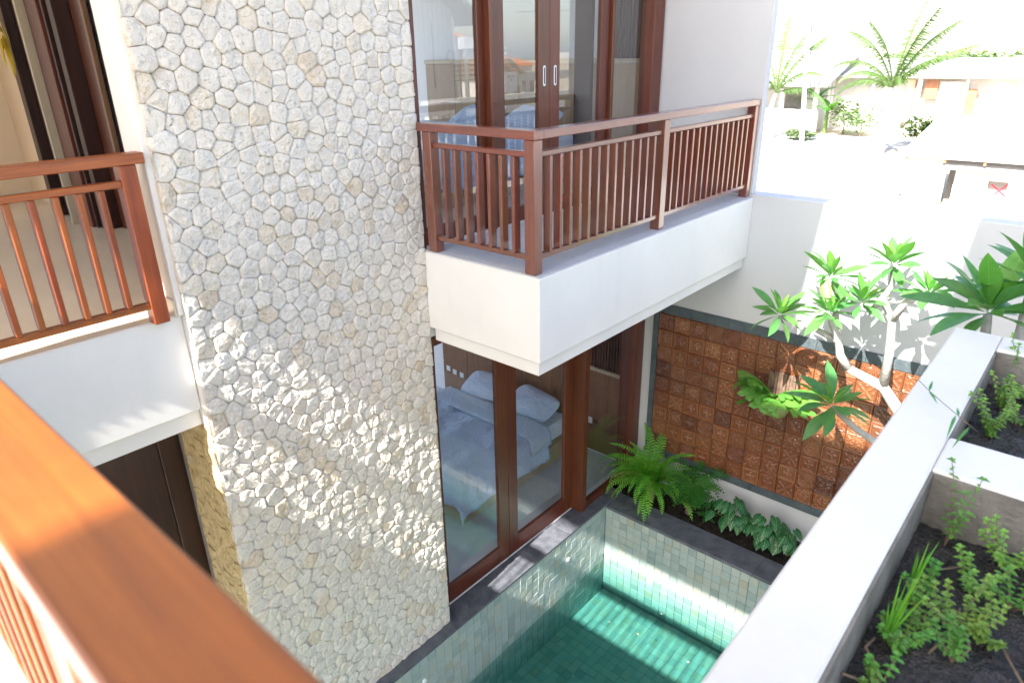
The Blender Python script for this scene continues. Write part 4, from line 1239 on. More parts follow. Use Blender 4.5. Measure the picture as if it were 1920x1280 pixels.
tb = MB(); c1 = J(1852, 590, 4.35); c2 = J(1935, 535, 4.5)
bse = Vector((3.9, 4.5, -.05))
tb.tube([bse, Vector((3.75, 4.45, 1.5)), Vector((3.62, 4.42, 2.8)), c1 + Vector((.03, .02, -.3)), c1], [.07, .06, .05, .035, .022], 9)
tb.tube([Vector((3.62, 4.42, 2.8)), c2 + Vector((.02, 0, -.4)), c2], [.045, .035, .022], 9)
tb.build('trunk', M_bark, fg3, smooth=True)
rosette(fg3, c1, 26, 1.25, 91, (-.1, .05, 1), -.05)
rosette(fg3, c2, 26, 1.4, 95, (.1, .05, 1), -.1)
MB().cbox(3.6, 4.2, 4.2, 4.8, -.03, .02, .005).build('paving_slab', M_granite, label='dark paving slab under the frangipani by the pool', cat='paving')

# ------------------------------------------------------------------ weeds in the raised planters
def sprig(m, p, d, L, r, lm=0, dens=14, lw=.026, ll=.0105):
    pts = []; q = Vector(p); d = Vector(d).normalized(); n = 7
    for i in range(n + 1):
        pts.append(q.copy()); d = (d + Vector((r.uniform(-.16, .16), r.uniform(-.16, .16), r.uniform(-.05, .14)))).normalized(); q = q + d * L / n
    m.tube(pts, [.0028 * (1 - .6 * i / n) for i in range(n + 1)], 5, 1)
    for k in range(dens):
        s_ = .2 + .8 * (k + 1) / dens; i = min(int(s_ * n), n - 1); a = pts[i].lerp(pts[i + 1], s_ * n - i)
        for sg in range(2):
            an = k * 1.57 + sg * math.pi + r.uniform(-.3, .3); dd = Vector((math.cos(an), math.sin(an), r.uniform(.05, .6)))
            add_leaf(m, leaf_strip(lw * r.uniform(.6, 1.2) * (1.1 - .3 * s_), ll * r.uniform(1, 1.5), .7, .3, 4, wide=.9, pw=.7), a, dd, 1, 0, None, lm)
    for k in range(4):
        an = k * 1.57 + .4; add_leaf(m, leaf_strip(lw * .6, ll * 1.1, .3, .3, 4, wide=.9, pw=.7), pts[-1], (math.cos(an), math.sin(an), 1.0), 1, 0, None, lm)
WG = 'small weeds growing in the raised planters'
def gz(x, y):
    seed, base = (3.1, .20) if y < 2.5 else (8.4, .17)
    return FZ - base + noise.noise((x * 2.2 + seed, y * 2.2, 0)) * .05 + noise.noise((x * 8, y * 8, seed)) * .0225
def weed(px, py, label, n=5, H=.16, spread=.5, seed=0, dens=10, lw=.026, mats=None):
    p = at(px, py, 2, FZ - .19); p.x = max(p.x, 3.66); p.y = 2.36 if 2.36 < p.y < 2.6 else (2.84 if 2.6 <= p.y < 2.84 else p.y); p.z = gz(p.x, p.y) - .004; r = random.Random(seed * 7 + 1)
    t = thing('weed', label, 'weed', tuple(p), WG)
    m = MB()
    for k in range(n):
        a = r.uniform(0, 6.28); sprig(m, p, (math.cos(a) * spread, math.sin(a) * spread, 1), H * r.uniform(.6, 1.15), r, 0, dens, lw)
    # leaves and stem as two parts
    A, B = MB(), MB()
    for src, dst in ((0, A), (1, B)):
        fs = [f for f, mi in zip(m.f, m.m) if mi == src]; ids = sorted({i for f in fs for i in f}); mp = {i: j for j, i in enumerate(ids)}
        dst.add([m.v[i] for i in ids], [tuple(mp[i] for i in f) for f in fs])
    A.build('leaves', mats or M_weed, t); B.build('stem', M_stem, t)
    return t
weed(1785, 985, 'tall leggy weed at the inner corner below the cross wall', 4, .26, .35, 1, 9)
weed(1822, 1100, 'bushy weed cluster in the middle of the front planter', 8, .15, .9, 2)
weed(1885, 1065, 'dense weed clump near the right edge of the front planter', 10, .17, .9, 3, 10)
weed(1735, 1120, 'low weed just right of the two grass tufts', 6, .13, 1.0, 4)
weed(1715, 1160, 'weed between the grass tufts and the long bent stem', 5, .12, 1.2, 5)
weed(1790, 1170, 'yellowish weed on a long bent stem', 7, .17, 1.1, 6)
weed(1660, 1195, 'low weed at the foot of the left grass tuft', 5, .09, 1.4, 7)
weed(1690, 1215, 'spreading weed below the left grass tuft', 5, .10, 1.3, 8)
weed(1855, 1195, 'weed trailing to the right in front of the bent stem', 6, .14, 1.2, 9)
weed(1790, 1250, 'small weed at the bottom edge of the view', 5, .12, 1.0, 10)
weed(1560, 1262, 'single sprig beside the planter wall at the bottom edge', 3, .08, 1.2, 11, 6)
weed(1640, 1268, 'small sprig at the bottom edge right of the wall sprig', 3, .09, 1.0, 12, 6)
weed(1905, 1130, 'weed at the right edge below the dense clump', 6, .13, 1.0, 13)
weed(1850, 715, 'tall weed at the far corner of the back planter', 6, .24, .3, 14, 12)
weed(1832, 760, 'bushy weed by the wall in the back planter', 8, .17, .5, 15, 10)
weed(1822, 815, 'yellow green weed near the cross wall in the back planter', 8, .19, .5, 16, 10)
weed(1870, 775, 'thin upright weed in the middle of the back planter', 4, .17, .3, 17)
weed(1900, 810, 'low weed at the right of the back planter', 6, .12, .9, 18)
weed(1858, 835, 'small weed close to the cross wall', 5, .09, .8, 19)
weed(1915, 760, 'small weed at the right edge of the back planter', 5, .11, .8, 20)
def tuft(px, py, n, H, label, seed, lean):
    p = at(px, py, 2, FZ - .2); p.z = gz(p.x, p.y) - .003; r = random.Random(seed)
    t = thing('grass_tuft', label, 'grass', tuple(p), 'grass tufts in the front planter')
    for k in range(n):
        a = r.uniform(0, 6.28); s_ = r.uniform(.05, .28)
        m = MB(); add_leaf(m, leaf_strip(H * r.uniform(.6, 1.1), .007, r.uniform(-.3, .25), .4, 6, wide=.6), p, (math.cos(a) * s_ + lean, math.sin(a) * s_, 1), 1, r.uniform(-1, 1)); m.build('blade', M_grass, t)
tuft(1656, 1205, 8, .27, 'taller bright green grass tuft nearest the white wall', 3, .05)
tuft(1706, 1105, 6, .20, 'shorter bright green grass tuft behind the taller one', 5, .10)
# a thin grass stalk leaning over the white wall, and dry roots
p0 = at(1832, 808, 2, FZ - .1); pts = [p0, at(1815, 795, 2, FZ + .01), at(1745, 735, 2, FZ + .05), at(1722, 712, 2, FZ + .06)]
t = thing('grass_stalk', 'thin bamboo like stalk leaning out over the white planter wall', 'grass', tuple(p0))
m = MB(); m.tube(pts, .0016, 5); m.build('stem', M_stem, t)
for (px, py, tx, ty) in ((1742, 733, 1750, 708), (1742, 733, 1755, 748), (1792, 778, 1778, 810), (1797, 780, 1796, 762), (1818, 800, 1790, 828)):
    a = at(px, py, 2, FZ + .05); b = at(tx, ty, 2, FZ + .05); m = MB(); add_leaf(m, leaf_strip((b - a).length + .02, .012, .2, .3, 4), a, b - a); m.build('leaf', M_fern2, t)
m = MB()
for (a, b, c) in (((1722, 1092), (1755, 1068), (1800, 1062)), ((1640, 1240), (1622, 1212), (1640, 1195)), ((1740, 1225), (1775, 1190), (1800, 1140)), ((1810, 1180), (1818, 1215), (1800, 1235)), ((1880, 1215), (1905, 1260), (1919, 1285)), ((1790, 975), (1795, 945), (1780, 920)), ((1545, 1248), (1580, 1262), (1615, 1275))):
    m.tube([at(*a, 2, FZ - .185), at(*b, 2, FZ - .155), at(*c, 2, FZ - .185)], .0035, 5)
m.build('dry_roots', M_stem, kind='stuff', label='bare dry stems lying on the planter soil', cat='twigs')
# fallen bits on the dark copings
m = MB(); r = random.Random(12)
for k in range(90):
    if k < 60: p = Vector((r.uniform(.2, 2.6), r.uniform(5.85, 6.14), -.0205))
    else: p = Vector((r.uniform(.0, .11), r.uniform(3.4, 5.8), .0015))
    a = r.uniform(0, 6.28); s_ = r.uniform(.002, .006) * (2.6 if k % 19 == 0 else 1)
    m.add([p + Vector((s_ * math.cos(a + q), s_ * math.sin(a + q) * .6, .001)) for q in (0, 2, 3.6)], [(0, 1, 2)])
for (px, py) in ((1196, 1188), (1143, 1165), (1290, 1240), (1075, 1265), (1240, 1150)):
    p = at(px, py, 2, WZ + .004); a = r.uniform(0, 6.28); s_ = r.uniform(.012, .024)
    m.add([p + Vector((s_ * math.cos(a + q), s_ * math.sin(a + q) * .45, .001)) for q in (0, 1.3, 3.1, 4.6)], [(0, 1, 2, 3)])
m.build('fallen_bits', M_cream, kind='stuff', label='tiny fallen bits on the dark coping and the water', cat='litter')
# ------------------------------------------------------------------ lot and village beyond the garden wall
def atg(px, py, z=-.12): return at(px, py, 2, z)
def palm(name, label, base, top, fronds, L, lean, seed, th=.16):
    t = thing(name, label, 'palm tree', tuple(base), 'coconut palms beyond the wall'); r = random.Random(seed)
    m = MB(); mid = (base + top) / 2 + Vector((lean, 0, 0)); pts = []; rad = []
    for i in range(15):
        s_ = i / 14; p = base * (1 - s_) ** 2 + mid * 2 * s_ * (1 - s_) + top * s_ * s_; pts.append(p); rad.append(th * (1.35 - .6 * s_ + (.5 * max(0, .12 - s_) / .12)) * (1 + .06 * (i % 2)))
    m.tube(pts, rad, 9); m.build('trunk', M_bark, t)
    for (az, e0, e1, sc) in fronds:
        m = MB(); n = 30; q = top.copy(); st = L * sc / n; prev = []
        for i in range(n + 1):
            e = e0 + (e1 - e0) * (i / n) ** 1.3; prev.append(q.copy()); q = q + Vector((math.cos(az) * math.cos(e), math.sin(az) * math.cos(e), math.sin(e))) * st
        m.tube(prev, [.035 * (1 - i / n) + .006 for i in range(n + 1)], 4)
        for i in range(4, n + 1):
            s_ = i / n; a = (prev[i] - prev[i - 1]).normalized(); sd = a.cross(Vector((0, 0, 1))).normalized(); w_ = .75 * sc * (math.sin(math.pi * min(1, s_ * .85 + .1)) ** .6)
            for sg in (-1, 1):
                for h in (0, .33, .66):
                    d = (sd * sg * .8 + a * .75 + Vector((0, 0, -.55 - r.uniform(0, .6)))).normalized(); o_ = prev[i] - a * st * h
                    e = o_ + d * w_ * r.uniform(.8, 1.1) * .9; m.add([o_ + a * .024, o_ - a * .024, e - Vector((0, 0, .02))], [(0, 1, 2)])
        m.build('frond', M_palm, t)
    return t
B = atg(1645, 288); T = at(1672, 165, 1, B.y)
palm('palm_tree', 'young coconut palm with upright fronds on the dirt lot', B, T,
     [(.2, 1.2, .5, 1.0), (2.8, 1.15, .2, 1.05), (2.9, .9, -.6, 1.0), (1.2, 1.35, 1.0, 1.1), (-.5, 1.3, .8, 1.05), (3.6, 1.4, .7, .9), (.3, .8, .15, 1.0), (-2.4, .8, -.8, .8), (0, 1.0, -.2, .8), (3.1, .5, -1.0, .75), (-1.2, .7, -.7, .7)], 3.9, .3, 1, .17)
B2 = atg(1443, 262); T2 = at(1455, 175, 1, B2.y)
palm('palm_tree', 'coconut palm half hidden by the white wing wall', B2, T2, [(.9, 1.4, .7, 1.0), (.2, 1.2, .5, 1.0), (2.5, 1.2, .2, 1.0), (-.3, .9, -.5, .9), (0, .4, -1.1, .9), (1.6, 1.5, 1.2, 1.1), (-1.8, .9, -.7, .8)], 3.9, -.4, 2, .15)
m = MB()                                                     # road strip across the lot
a = atg(1400, 262); b = atg(1990, 300)
struct('dirt_road', MB().quad((-60, 42.5, -.1), (40, 42.5, -.1), (40, 47.5, -.1), (-60, 47.5, -.1)), M_road)
# banana plants
def banana(px, py, H, n, label, seed):
    p = atg(px, py); t = thing('banana_plant', label, 'plant', tuple(p), 'banana plants at the far side of the lot'); r = random.Random(seed)
    m = MB(); m.tube([p, p + Vector((0, 0, H * .55))], [.16, .1], 8); m.build('stem', M_gstem, t)
    for k in range(n):
        a = k * 2.4 + r.uniform(-.3, .3); e = r.uniform(.6, 1.3); m = MB()
        add_leaf(m, leaf_strip(H * r.uniform(.5, .75), .42, 1.3, .3, 7, wide=.6), p + Vector((0, 0, H * .5)), (math.cos(a) * math.cos(e), math.sin(a) * math.cos(e), math.sin(e)), 1, 0); m.build('leaf', M_banana, t)
for k, (px, py, H, lb) in enumerate(((1490, 232, 3.0, 'left banana plant beside the small white house'), (1522, 243, 3.6, 'tall banana plant in the middle of the row'), (1545, 250, 2.6, 'low banana plant right of the tall one'))):
    banana(px, py, H, 8, lb, k)
def bush(name, label, p, rx, ry, rz, n, ls, mat_, cat='shrub', group=None, trunk=None, seed=0):
    t = thing(name, label, cat, tuple(p), group); r = random.Random(seed); m = MB()
    nb = 7; blobs = [(r.uniform(-.55, .55) * rx, r.uniform(-.55, .55) * ry, r.uniform(.35, .85) * rz * 1.1, r.uniform(.35, .6)) for _ in range(nb)]
    th_ = trunk or 0
    for k in range(n):
        bx, by, bz, br_ = blobs[k % nb]; u = Vector((r.gauss(0, 1), r.gauss(0, 1), r.gauss(0, 1))).normalized() * r.uniform(.5, 1) ** .5
        c = Vector(p) + Vector((bx + u.x * rx * br_, by + u.y * ry * br_, th_ + bz + u.z * rz * br_ * .8)); 
        if c.z < p[2]: c.z = p[2] + r.uniform(0, .2)
        a = r.uniform(0, 6.28); s_ = ls * r.uniform(.6, 1.4); e = Vector((math.cos(a), math.sin(a), r.uniform(-.5, .6))) * s_; f = Vector((-math.sin(a), math.cos(a), r.uniform(-.6, .6))) * s_ * .5
        m.add([c - e, c + f, c + e, c - f], [(0, 1, 2, 3)])
    m.build('foliage' if not trunk else 'crown', mat_, t)
    q = MB(); q.tube([p, Vector(p) + Vector((0, 0, th_ + rz * .5))], [.05 + .02 * rz, .03], 6); q.build('trunk' if trunk else 'stem', M_stem, t)
    return t
for k, (px, py, rx, rz, lb) in enumerate(((1580, 252, 1.9, 1.7, 'sprawling shrub right of the banana plants'), (1612, 256, 1.6, 1.3, 'low shrub just left of the palm trunk'), (1716, 272, .95, 1.4, 'small shrub between the palm and the sheds'), (1500, 262, 1.2, .5, 'grassy clump by the small white house'))):
    p = atg(px, py); bush('shrub', lb, p, rx, rx * .7, rz, 650, .13, M_tree if k % 2 else M_palm, 'shrub', 'shrubs beyond the lot', None, k)
# small white house at the left
p = atg(1472, 246); hs = thing('small_house', 'small white house with a porch behind the palms', 'house', (p.x, p.y, -.12))
MB().box(p.x - 7, p.x + 1.8, p.y + 2, p.y + 7, -.12, 3.1).build('wall', M_white, hs)
MB().box(p.x - 7, p.x + 2.0, p.y - .1, p.y + .1, -.12, 1.3).build('porch_wall', M_white, hs)
for k in range(4): MB().box(p.x + 1.6 - k * 2.2, p.x + 1.85 - k * 2.2, p.y - .12, p.y + .12, 1.3, 2.9).build('post', M_white, hs)
MB().box(p.x - 1.2, p.x + .2, p.y + 1.95, p.y + 1.99, .2, 2.4).build('door', M_dim, hs)
MB().prism([(p.y - .9, 2.9), (p.y + 4.5, 4.6), (p.y + 8, 2.9), (p.y + 8, 2.75), (p.y + 4.5, 4.45), (p.y - .9, 2.75)], 0, p.x - 8, p.x + 2.6).build('roof', M_zinc, hs, fix=True)
# long open shed
a = at(1545, 196, 1, 52); L0 = a.x
sh = thing('long_shed', 'long low shed with a sheet roof and brown panels beyond the lot', 'shed', (L0, 52, -.12))
b = at(1925, 216, 1, 52)
MB().prism([(50.5, 3.35), (55, 4.3), (55, 4.2), (50.5, 3.22)], 0, L0, 12).build('roof', M_zinc, sh, fix=True)
MB().box(L0 + .3, 12, 51.7, 51.9, -.12, 3.3).build('back_wall', M_block, sh)
for k in range(9): MB().box(L0 + .6 + 2.6 * k, L0 + .75 + 2.6 * k, 50.9, 51.05, -.12, 3.25).build('post', M_white, sh)
def pan(px0, px1, z0, z1, Y, m, nm='panel'):
    x0 = at(px0, 215, 1, Y).x; x1 = at(px1, 215, 1, Y).x
    MB().box(x0, x1, Y, Y + .06, z0, z1).build(nm, m, sh)
pan(1705, 1718, .9, 3.1, 51.1, M_rust); pan(1724, 1748, 2.0, 3.1, 51.1, M_rust); pan(1690, 1705, .6, 3.1, 51.2, M_tan); pan(1640, 1690, -.1, 1.9, 51.1, M_block)
pan(1750, 1800, 1.2, 3.0, 51.3, M_block); pan(1800, 1822, .2, 2.6, 51.2, M_rust); pan(1828, 1850, .2, 2.4, 51.4, M_tan, 'curtain'); pan(1752, 1790, -.1, .35, 51, M_dim, 'opening_shade_sheet')  # last panel is a dark sheet standing in for an opening's shade
# near raw block building with the crossed window
bh = atg(1770, 386); Yb = bh.y
bl = thing('block_house', 'raw block house with a dark gap and a square window marked with a red cross', 'house', (bh.x, Yb, -.12))
def X_(px, py, Y=None): return at(px, py, 1, Y or Yb)
zt_ = 3.0
e0 = X_(1692, 292); e1 = X_(1930, 283)
xl = X_(1765, 350).x
def wallrect(pl_, pr_, pt, pb, m, nm, Y=Yb, d=.15):
    a = X_(pl_, (pt + pb) / 2, Y); b = X_(pr_, (pt + pb) / 2, Y); t_ = X_((pl_ + pr_) / 2, pt, Y); c = X_((pl_ + pr_) / 2, pb, Y)
    return MB().box(a.x, b.x, Y, Y + d, max(c.z, -.12), t_.z).build(nm, m, bl)
zA = X_(1850, 300).z
xA = X_(1700, 320).x
g0, g1 = X_(1768, 350).x, X_(1786, 350).x
w0, w1 = X_(1850, 355).x, X_(1888, 355).x; wz0, wz1 = X_(1870, 370).z, X_(1870, 341).z
wx = MB().box(xA, g0, Yb, Yb + .15, -.12, zA).box(g1, w0, Yb, Yb + .15, -.12, zA).box(w1, w1 + 1.0, Yb, Yb + .15, -.12, zA).box(w1 + 1.3, 10, Yb, Yb + .15, -.12, zA)
wx.box(w0, w1, Yb, Yb + .15, -.12, wz0).box(w0, w1, Yb, Yb + .15, wz1, zA).box(w1 + 1.0, w1 + 1.3, Yb, Yb + .15, zA - .35, zA)
wx.build('wall', M_block, bl)
MB().box(g0, g1, Yb + .6, Yb + .65, -.12, zA).build('opening_shade_sheet', M_dim, bl); MB().box(w1 + 1, w1 + 1.3, Yb + .6, Yb + .65, -.12, zA).build('opening_shade_sheet', M_dim, bl)  # dark sheets behind the gaps, their shade put into the colour
wf = MB().box(w0, w1, Yb + .05, Yb + .08, wz0, wz1).build('window', M_dim, bl)
cx = MB(); c0 = (w0 + w1) / 2 + .05; cz = (wz0 + wz1) / 2 - .02; s_ = .26
cx.prism([(c0 - s_, cz + s_ * .6), (c0 - s_ + .05, cz + s_ * .7), (c0 + s_, cz - s_ * .7), (c0 + s_ - .06, cz - s_ * .8)], 1, Yb + .043, Yb + .0498)
cx.prism([(c0 + s_, cz + s_ * .8), (c0 + s_ - .06, cz + s_ * .85), (c0 - s_ * .6, cz - s_ * .8), (c0 - s_ * .5, cz - s_ * .85)], 1, Yb + .035, Yb + .0425)
cx.build('red_cross_mark', M_redp, wf, fix=True)
MB().prism([(Yb - .6, zA + .0), (Yb + 5, zA + .9), (Yb + 5, zA + 1.0), (Yb - .6, zA + .08)], 0, xA - .2, 10).build('roof', M_zinc, bl, fix=True)
MB().prism([(Yb - .55, X_(1850, 318).z - .02), (Yb - .01, X_(1850, 318).z + .2), (Yb - .01, X_(1850, 318).z + .25), (Yb - .55, X_(1850, 318).z + .04)], 0, g0 - .1, 10).build('lean_to_roof', M_zinc, bl, fix=True)
for k in range(12): MB().box(xA + k * 1.15, xA + k * 1.15 + .08, Yb - .55, Yb - .47, zA - .12, zA - .01).build('rafter_end', M_rust, bl)
# poles and far trees
p = atg(1503, 268); t = thing('power_pole', 'slender power pole with wires and insulators above the banana plants', 'pole', tuple(p))
tp_ = at(1522, -60, 1, p.y)
MB().tube([p, tp_], [.13, .09], 8).build('pole', M_white, t)
for py in (55, 100, 160):
    q = at(1515 if py > 60 else 1517, py, 1, p.y - .12); MB().box(q.x - .14, q.x + .14, q.y - .12, q.y + .12, q.z - .16, q.z + .16).build('fitting', M_dim, t)
MB().tube([at(1503, 268, 2, -.12) * 0 + Vector((p.x - 30, p.y + 6, 7.4)), Vector((p.x, p.y, 6.9)), Vector((p.x + 40, p.y - 4, 7.6))], .02, 4).build('wire', M_black, t)
p = atg(1706, 262); q = at(1728, 150, 1, p.y)
MB().tube([p, q], [.09, .08], 8).build('lamp_post', M_white, label='leaning white post in front of the long shed', cat='post')
r = random.Random(5)
for k in range(11):
    px = 1560 + k * 38 + r.uniform(-10, 10); Y = r.uniform(95, 150); q = at(px, r.uniform(84, 102), 1, Y)
    H = max(3.0, q.z + .12); base = Vector((q.x, Y, -.12))
    bush('far_tree', ['leftmost','second from the left','third from the left','fourth from the left','fifth from the left','middle','fifth from the right','fourth from the right','third from the right','second from the right','rightmost'][k] + ' of the distant trees on the pale skyline', base, H * .5, H * .5, H * .45, 150, .5, M_tree, 'tree', 'distant trees on the skyline', H * .35, 40 + k)
for k in range(7):
    px = 1700 + k * 36; Y = 62 + k % 3 * 3; q = at(px, 172, 1, Y); base = Vector((q.x, Y, -.12))
    bush('yard_tree', ['leftmost','second from the left','third from the left','middle','third from the right','second from the right','rightmost'][k] + ' small tree showing above the long shed roof', base, 1.6, 1.4, 1.9, 260, .22, M_tree if k % 2 else M_palm, 'tree', 'small trees behind the long shed', 2.2 + .5 * (k % 2), 70 + k)
t = thing('far_house', 'pale far house at the right edge above the sheds', 'house', (7, 78, -.12))
a = at(1895, 150, 1, 78)
MB().box(a.x, a.x + 14, 78, 86, -.12, a.z + 2.6).build('wall', M_wall, t)
for k in range(4): MB().box(a.x + .5 + 1.5 * k, a.x + 1.3 + 1.5 * k, 77.95, 77.99, a.z - .2, a.z + 1.2).build('window', M_dim, t)
MB().prism([(77.4, a.z + 2.6), (82, a.z + 4.2), (86.6, a.z + 2.6)], 0, a.x - .6, a.x + 14.6).build('roof', M_zinc, t, fix=True)
m = MB(); N = 60                                              # hills
for i in range(N + 1):
    x = -420 + 840 * i / N; m.v += [(x, 520, -.2), (x, 560, 5 + 4 * noise.noise((x * .008, 1, 0)) + 2 * noise.noise((x * .03, 2, 0))), (x, 690, 2)]
for i in range(N):
    a_ = i * 3
    m.f += [(a_, a_ + 3, a_ + 4, a_ + 1), (a_ + 1, a_ + 4, a_ + 5, a_ + 2)]; m.m += [0, 0]
struct('hills', m, M_dirt)

# ------------------------------------------------------------------ neighbours to the east, seen mirrored in the balcony doors
GX = -.085
def mr(px, py, X):
    """point on the real plane X = X whose mirror image in the door panes shows at the pixel"""
    p = at(px, py, 0, 2 * GX - X); return Vector((X, p.y, p.z))
c = mr(847, 45, 12.5); g1_ = mr(878, 40, 12.5); g0_ = mr(833, 0, 12.5)
slope = (g0_.z - g1_.z) / (g1_.y - g0_.y)
nb = thing('neighbour_house', 'pale blue clad gabled house mirrored in the left balcony pane', 'house', (12.5, c.y - 4, -.12))
ytop = c.y - 5.5
def zroof(y): return g1_.z + slope * (g1_.y - y)
zs_ = mr(815, 115, 12.5).z
MB().prism([(ytop - 5, zs_ + .003), (c.y, zs_ + .003), (c.y, zroof(c.y) - .1), (ytop, zroof(ytop) - .1), (ytop - 5, zroof(ytop) - 2.2)], 0, 12.5, 20).build('gable_wall', M_clad, nb, fix=True)
MB().box(12.42, 20, ytop - 5, c.y + .25, -.12, zs_).build('plinth_wall', M_wall, nb)
k = 0; y = c.y - .02
while y > ytop - 1:
    MB().box(12.475, 12.499, y - .02, y, zs_ + .05, zroof(y) - .15).build('cladding_batten', M_clad, nb); y -= .19
MB().prism([(g1_.y, g1_.z), (g1_.y, g1_.z - .14), (ytop, zroof(ytop) - .12), (ytop, zroof(ytop) + .05)], 0, 11.7, 20.5).build('roof', M_zinc, nb, fix=True)
MB().prism([(ytop, zroof(ytop) + .05), (ytop, zroof(ytop) - .12), (ytop - 5, zroof(ytop) - 2.4), (ytop - 5, zroof(ytop) - 2.2)], 0, 11.7, 20.5).build('roof', M_zinc, nb, fix=True)
MB().tube([(12.40, c.y - .1, zroof(c.y) - .3), (12.34, c.y + .02, 4.0), (12.34, c.y + .02, -.1)], .05, 8).build('drain_pipe', M_plate, nb)
cp = mr(841, 107, 12.4)
cl_ = MB()
for k in range(3):
    cl_.tube([(12.36 - .03 * k, cp.y + .15 * math.cos(a * .5236), cp.z + .17 * math.sin(a * .5236)) for a in range(13)], .018, 5, cap=False)
cl_.build('cable_coil', M_black, nb)
cb = [mr(808, 43, 12.3), mr(811, 80, 12.3), mr(814, 130, 12.3), mr(817, 165, 12.3)]
MB().tube(cb, .022, 5).build('hanging_cable', M_black, nb)
# orange roofed house farther off
def hip(name, label, pxs, pxe, pyr, pye, X, wallm, roofm, wtop=0):
    a = mr(pxs, pye, X); b = mr(pxe, pye, X); r_ = mr((pxs + pxe) / 2, pyr, X); D = b.y - a.y
    t = thing(name, label, 'house', (X, a.y, -.12))
    MB().box(X + .4, X + .4 + D, a.y + .4, b.y - .4, -.12, a.z).build('wall', wallm, t)
    V = [(X, a.y, a.z), (X, b.y, a.z), (X + D, b.y, a.z), (X + D, a.y, a.z), (X + D / 2, (a.y + b.y) / 2, r_.z)]
    m = MB(); m.add(V, [(0, 1, 4), (1, 2, 4), (2, 3, 4), (3, 0, 4), (3, 2, 1, 0)]); m.build('roof', roofm, t, fix=True)
    z_ = (a.z) - 1.9
    for k in range(3): MB().box(X + .34, X + .39, a.y + .4 + D * (.15 + .27 * k), a.y + .4 + D * (.28 + .27 * k), z_, z_ + 1.2).build('window', M_dim, t)
    return t
hip('tiled_house', 'house with a bright orange tiled hip roof mirrored left of the first door post', 815, 876, 44, 68, 26, M_wall, M_orange)
hip('grey_roof_house', 'far house with a grey hip roof mirrored between the door stiles', 870, 953, 66, 92, 40, M_wall, M_zinc)
hip('brown_roof_house', 'low house with a brown tiled roof mirrored above the banner', 895, 990, 100, 140, 22, M_white, M_tileb)
hip('red_roof_house', 'low house with an orange roof mirrored near the oval handles', 955, 1010, 104, 124, 30, M_white, M_orange)
# white terrace with a turned balustrade
ta = mr(800, 238, 6.2); tz = 3.9
te = thing('terrace', 'white terrace with turned balusters mirrored in the balcony doors', 'terrace', (7, 8, 3))
y0t, y1t = 5.2, 15.0; X0t = 7.6
MB().box(X0t, X0t + 3.4, y0t, y1t, 2.2, 3.05).build('slab', M_white, te)
MB().cbox(X0t + .02, X0t + .18, y0t, y1t, 3.78, 3.9, .01).build('top_rail', M_white, te)
MB().cbox(X0t + .02, X0t + .18, y0t, y1t, 3.05, 3.12, .01).build('bottom_rail', M_white, te)
prof = [(.035, 0), (.05, .04), (.028, .1), (.055, .24), (.06, .32), (.035, .48), (.028, .56), (.045, .62), (.035, .66)]
mbm = MB().tube([(0, 0, z) for (_, z) in prof], [r_ for (r_, _) in prof], 8).mesh('baluster', M_white, smooth=True)
k = 0; y = y0t + .15
while y < y1t: inst('baluster', mbm, te, (X0t + .10, y, 3.12)); y += .24
ac = mr(824, 212, 9.3)
for k, px in enumerate((820, 841)):
    a = mr(px, 211, 9.3)
    t = thing('air_conditioner', ['left', 'right'][k] + ' one of the two white air conditioner units mirrored above the handrail', 'air conditioner', (9.3, a.y, a.z), 'outdoor units on the neighbour wall')
    MB().cbox(9.2, 9.5, a.y - .36, a.y + .36, a.z - .26, a.z + .26, .02).build('casing', M_plate, t)
    m = MB(); 
    for rr_ in (.07, .12, .17, .21): m.tube([(9.19, a.y + .08 + rr_ * math.cos(q * .349), a.z + rr_ * math.sin(q * .349)) for q in range(19)], .008, 4, cap=False)
    m.build('fan_grille', M_dim, t)
t = thing('garden_wall', 'white wall carrying the air conditioner units', 'wall', (9.6, 10, 0))
MB().box(9.52, 9.7, 6.0, 22.0, -.12, ac.z + .29).build('wall_body', M_white, t)
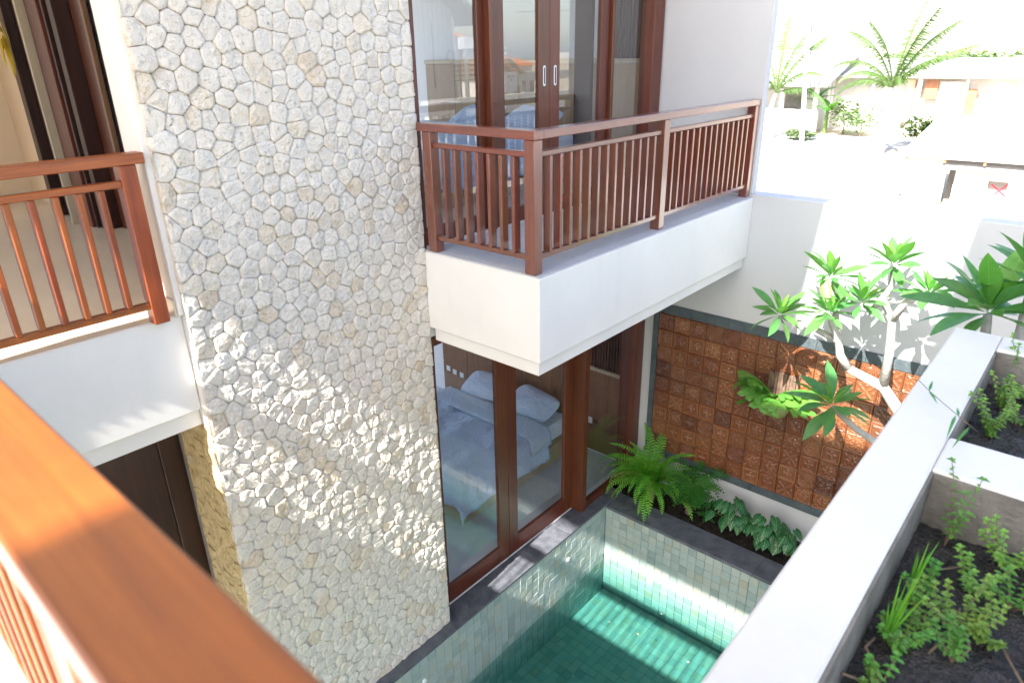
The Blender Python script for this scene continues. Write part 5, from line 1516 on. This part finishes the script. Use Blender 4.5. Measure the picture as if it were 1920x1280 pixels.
# banner and laundry on bamboo props
bn = mr(955, 155, 10.5); b0 = mr(943, 136, 10.5); b1 = mr(966, 172, 10.5)
t = thing('banner', 'white banner with two grey words mirrored beside the oval handles', 'banner', (10.5, bn.y, bn.z))
MB().box(10.5, 10.515, b0.y, b1.y, b1.z, b0.z).build('cloth', M_plate, t)
W_ = b1.y - b0.y; m = MB()
for (u0, u1, v) in ((.22, .30, .78), (.32, .40, .78), (.42, .47, .78), (.58, .66, .78), (.68, .78, .78), (.40, .62, .62)):
    m.box(10.492, 10.4995, b0.y + W_ * u0, b0.y + W_ * u1, b1.z + (b0.z - b1.z) * (v - .04), b1.z + (b0.z - b1.z) * (v + .04))
m.build('lettering', M_dim, t)
for nm, lb, q0, q1, mm in (('laundry', 'light blue cloth hung left of the white banner', (927, 138), (934, 152), simple('cyan_cloth', (.15, .5, .7), .8)), ('laundry', 'teal printed cloth hung under the light blue one', (933, 151), (945, 162), simple('teal_cloth', (.08, .35, .42), .8)), ('laundry', 'small purple cloth hung lowest beside the banner', (932, 162), (937, 171), simple('purple_cloth', (.2, .1, .42), .8))):
    a = mr(*q0, 10.6); b = mr(*q1, 10.6); m = MB(); n = 8; V = []
    for j in range(n + 1):
        for i in range(n + 1): V.append((10.6 + .03 * math.sin(i * 1.4), a.y + (b.y - a.y) * i / n, a.z + (b.z - a.z) * j / n - .03 * math.sin(i / n * 3.14)))
    m.add(V, [(j * (n + 1) + i, j * (n + 1) + i + 1, (j + 1) * (n + 1) + i + 1, (j + 1) * (n + 1) + i) for j in range(n) for i in range(n)])
    o = m.build(nm, mm, None, label=lb, cat='cloth', group='cloths hung beside the banner'); o.modifiers.new('t', 'SOLIDIFY').thickness = .01
t = thing('bamboo_props', 'crossed pale bamboo poles mirrored above the banner', 'poles', (11, bn.y, 0))
for q in (((925, 103), (950, 136)), ((944, 101), (975, 137)), ((929, 137), (940, 106)), ((950, 134), (958, 112)), ((935, 108), (980, 136))):
    MB().tube([mr(*q[0], 11), mr(*q[1], 11)], .05, 6).build('pole', M_cream, t)
m_ = MB(); a = mr(925, 137, 11.1); b = mr(990, 145, 11.1); m_.box(11.05, 11.2, a.y, b.y + 4, b.z - .1, a.z); m_.build('beam', M_white, t)
for q in (930, 985): p = mr(q, 145, 11.1); MB().box(11.06, 11.19, p.y - .1, p.y + .1, -.12, b.z - .1).build('support', M_white, t)
a = mr(873, 92, 11.5); b_ = mr(873, 186, 11.5)
MB().tube([Vector((11.5, a.y, -.12)), a], .07, 8).build('utility_post', M_plate, label='slim white post mirrored left of the first door post', cat='post')
m = MB()
for k in range(5): m.tube([mr(850, 116 + 9 * k, 11.6), mr(890, 113 + 9 * k, 11.6), mr(960, 100 + 8 * k, 14)], .015, 4)
m.build('overhead_wires', M_black, label='bundle of thin wires mirrored behind the white post', cat='wires')
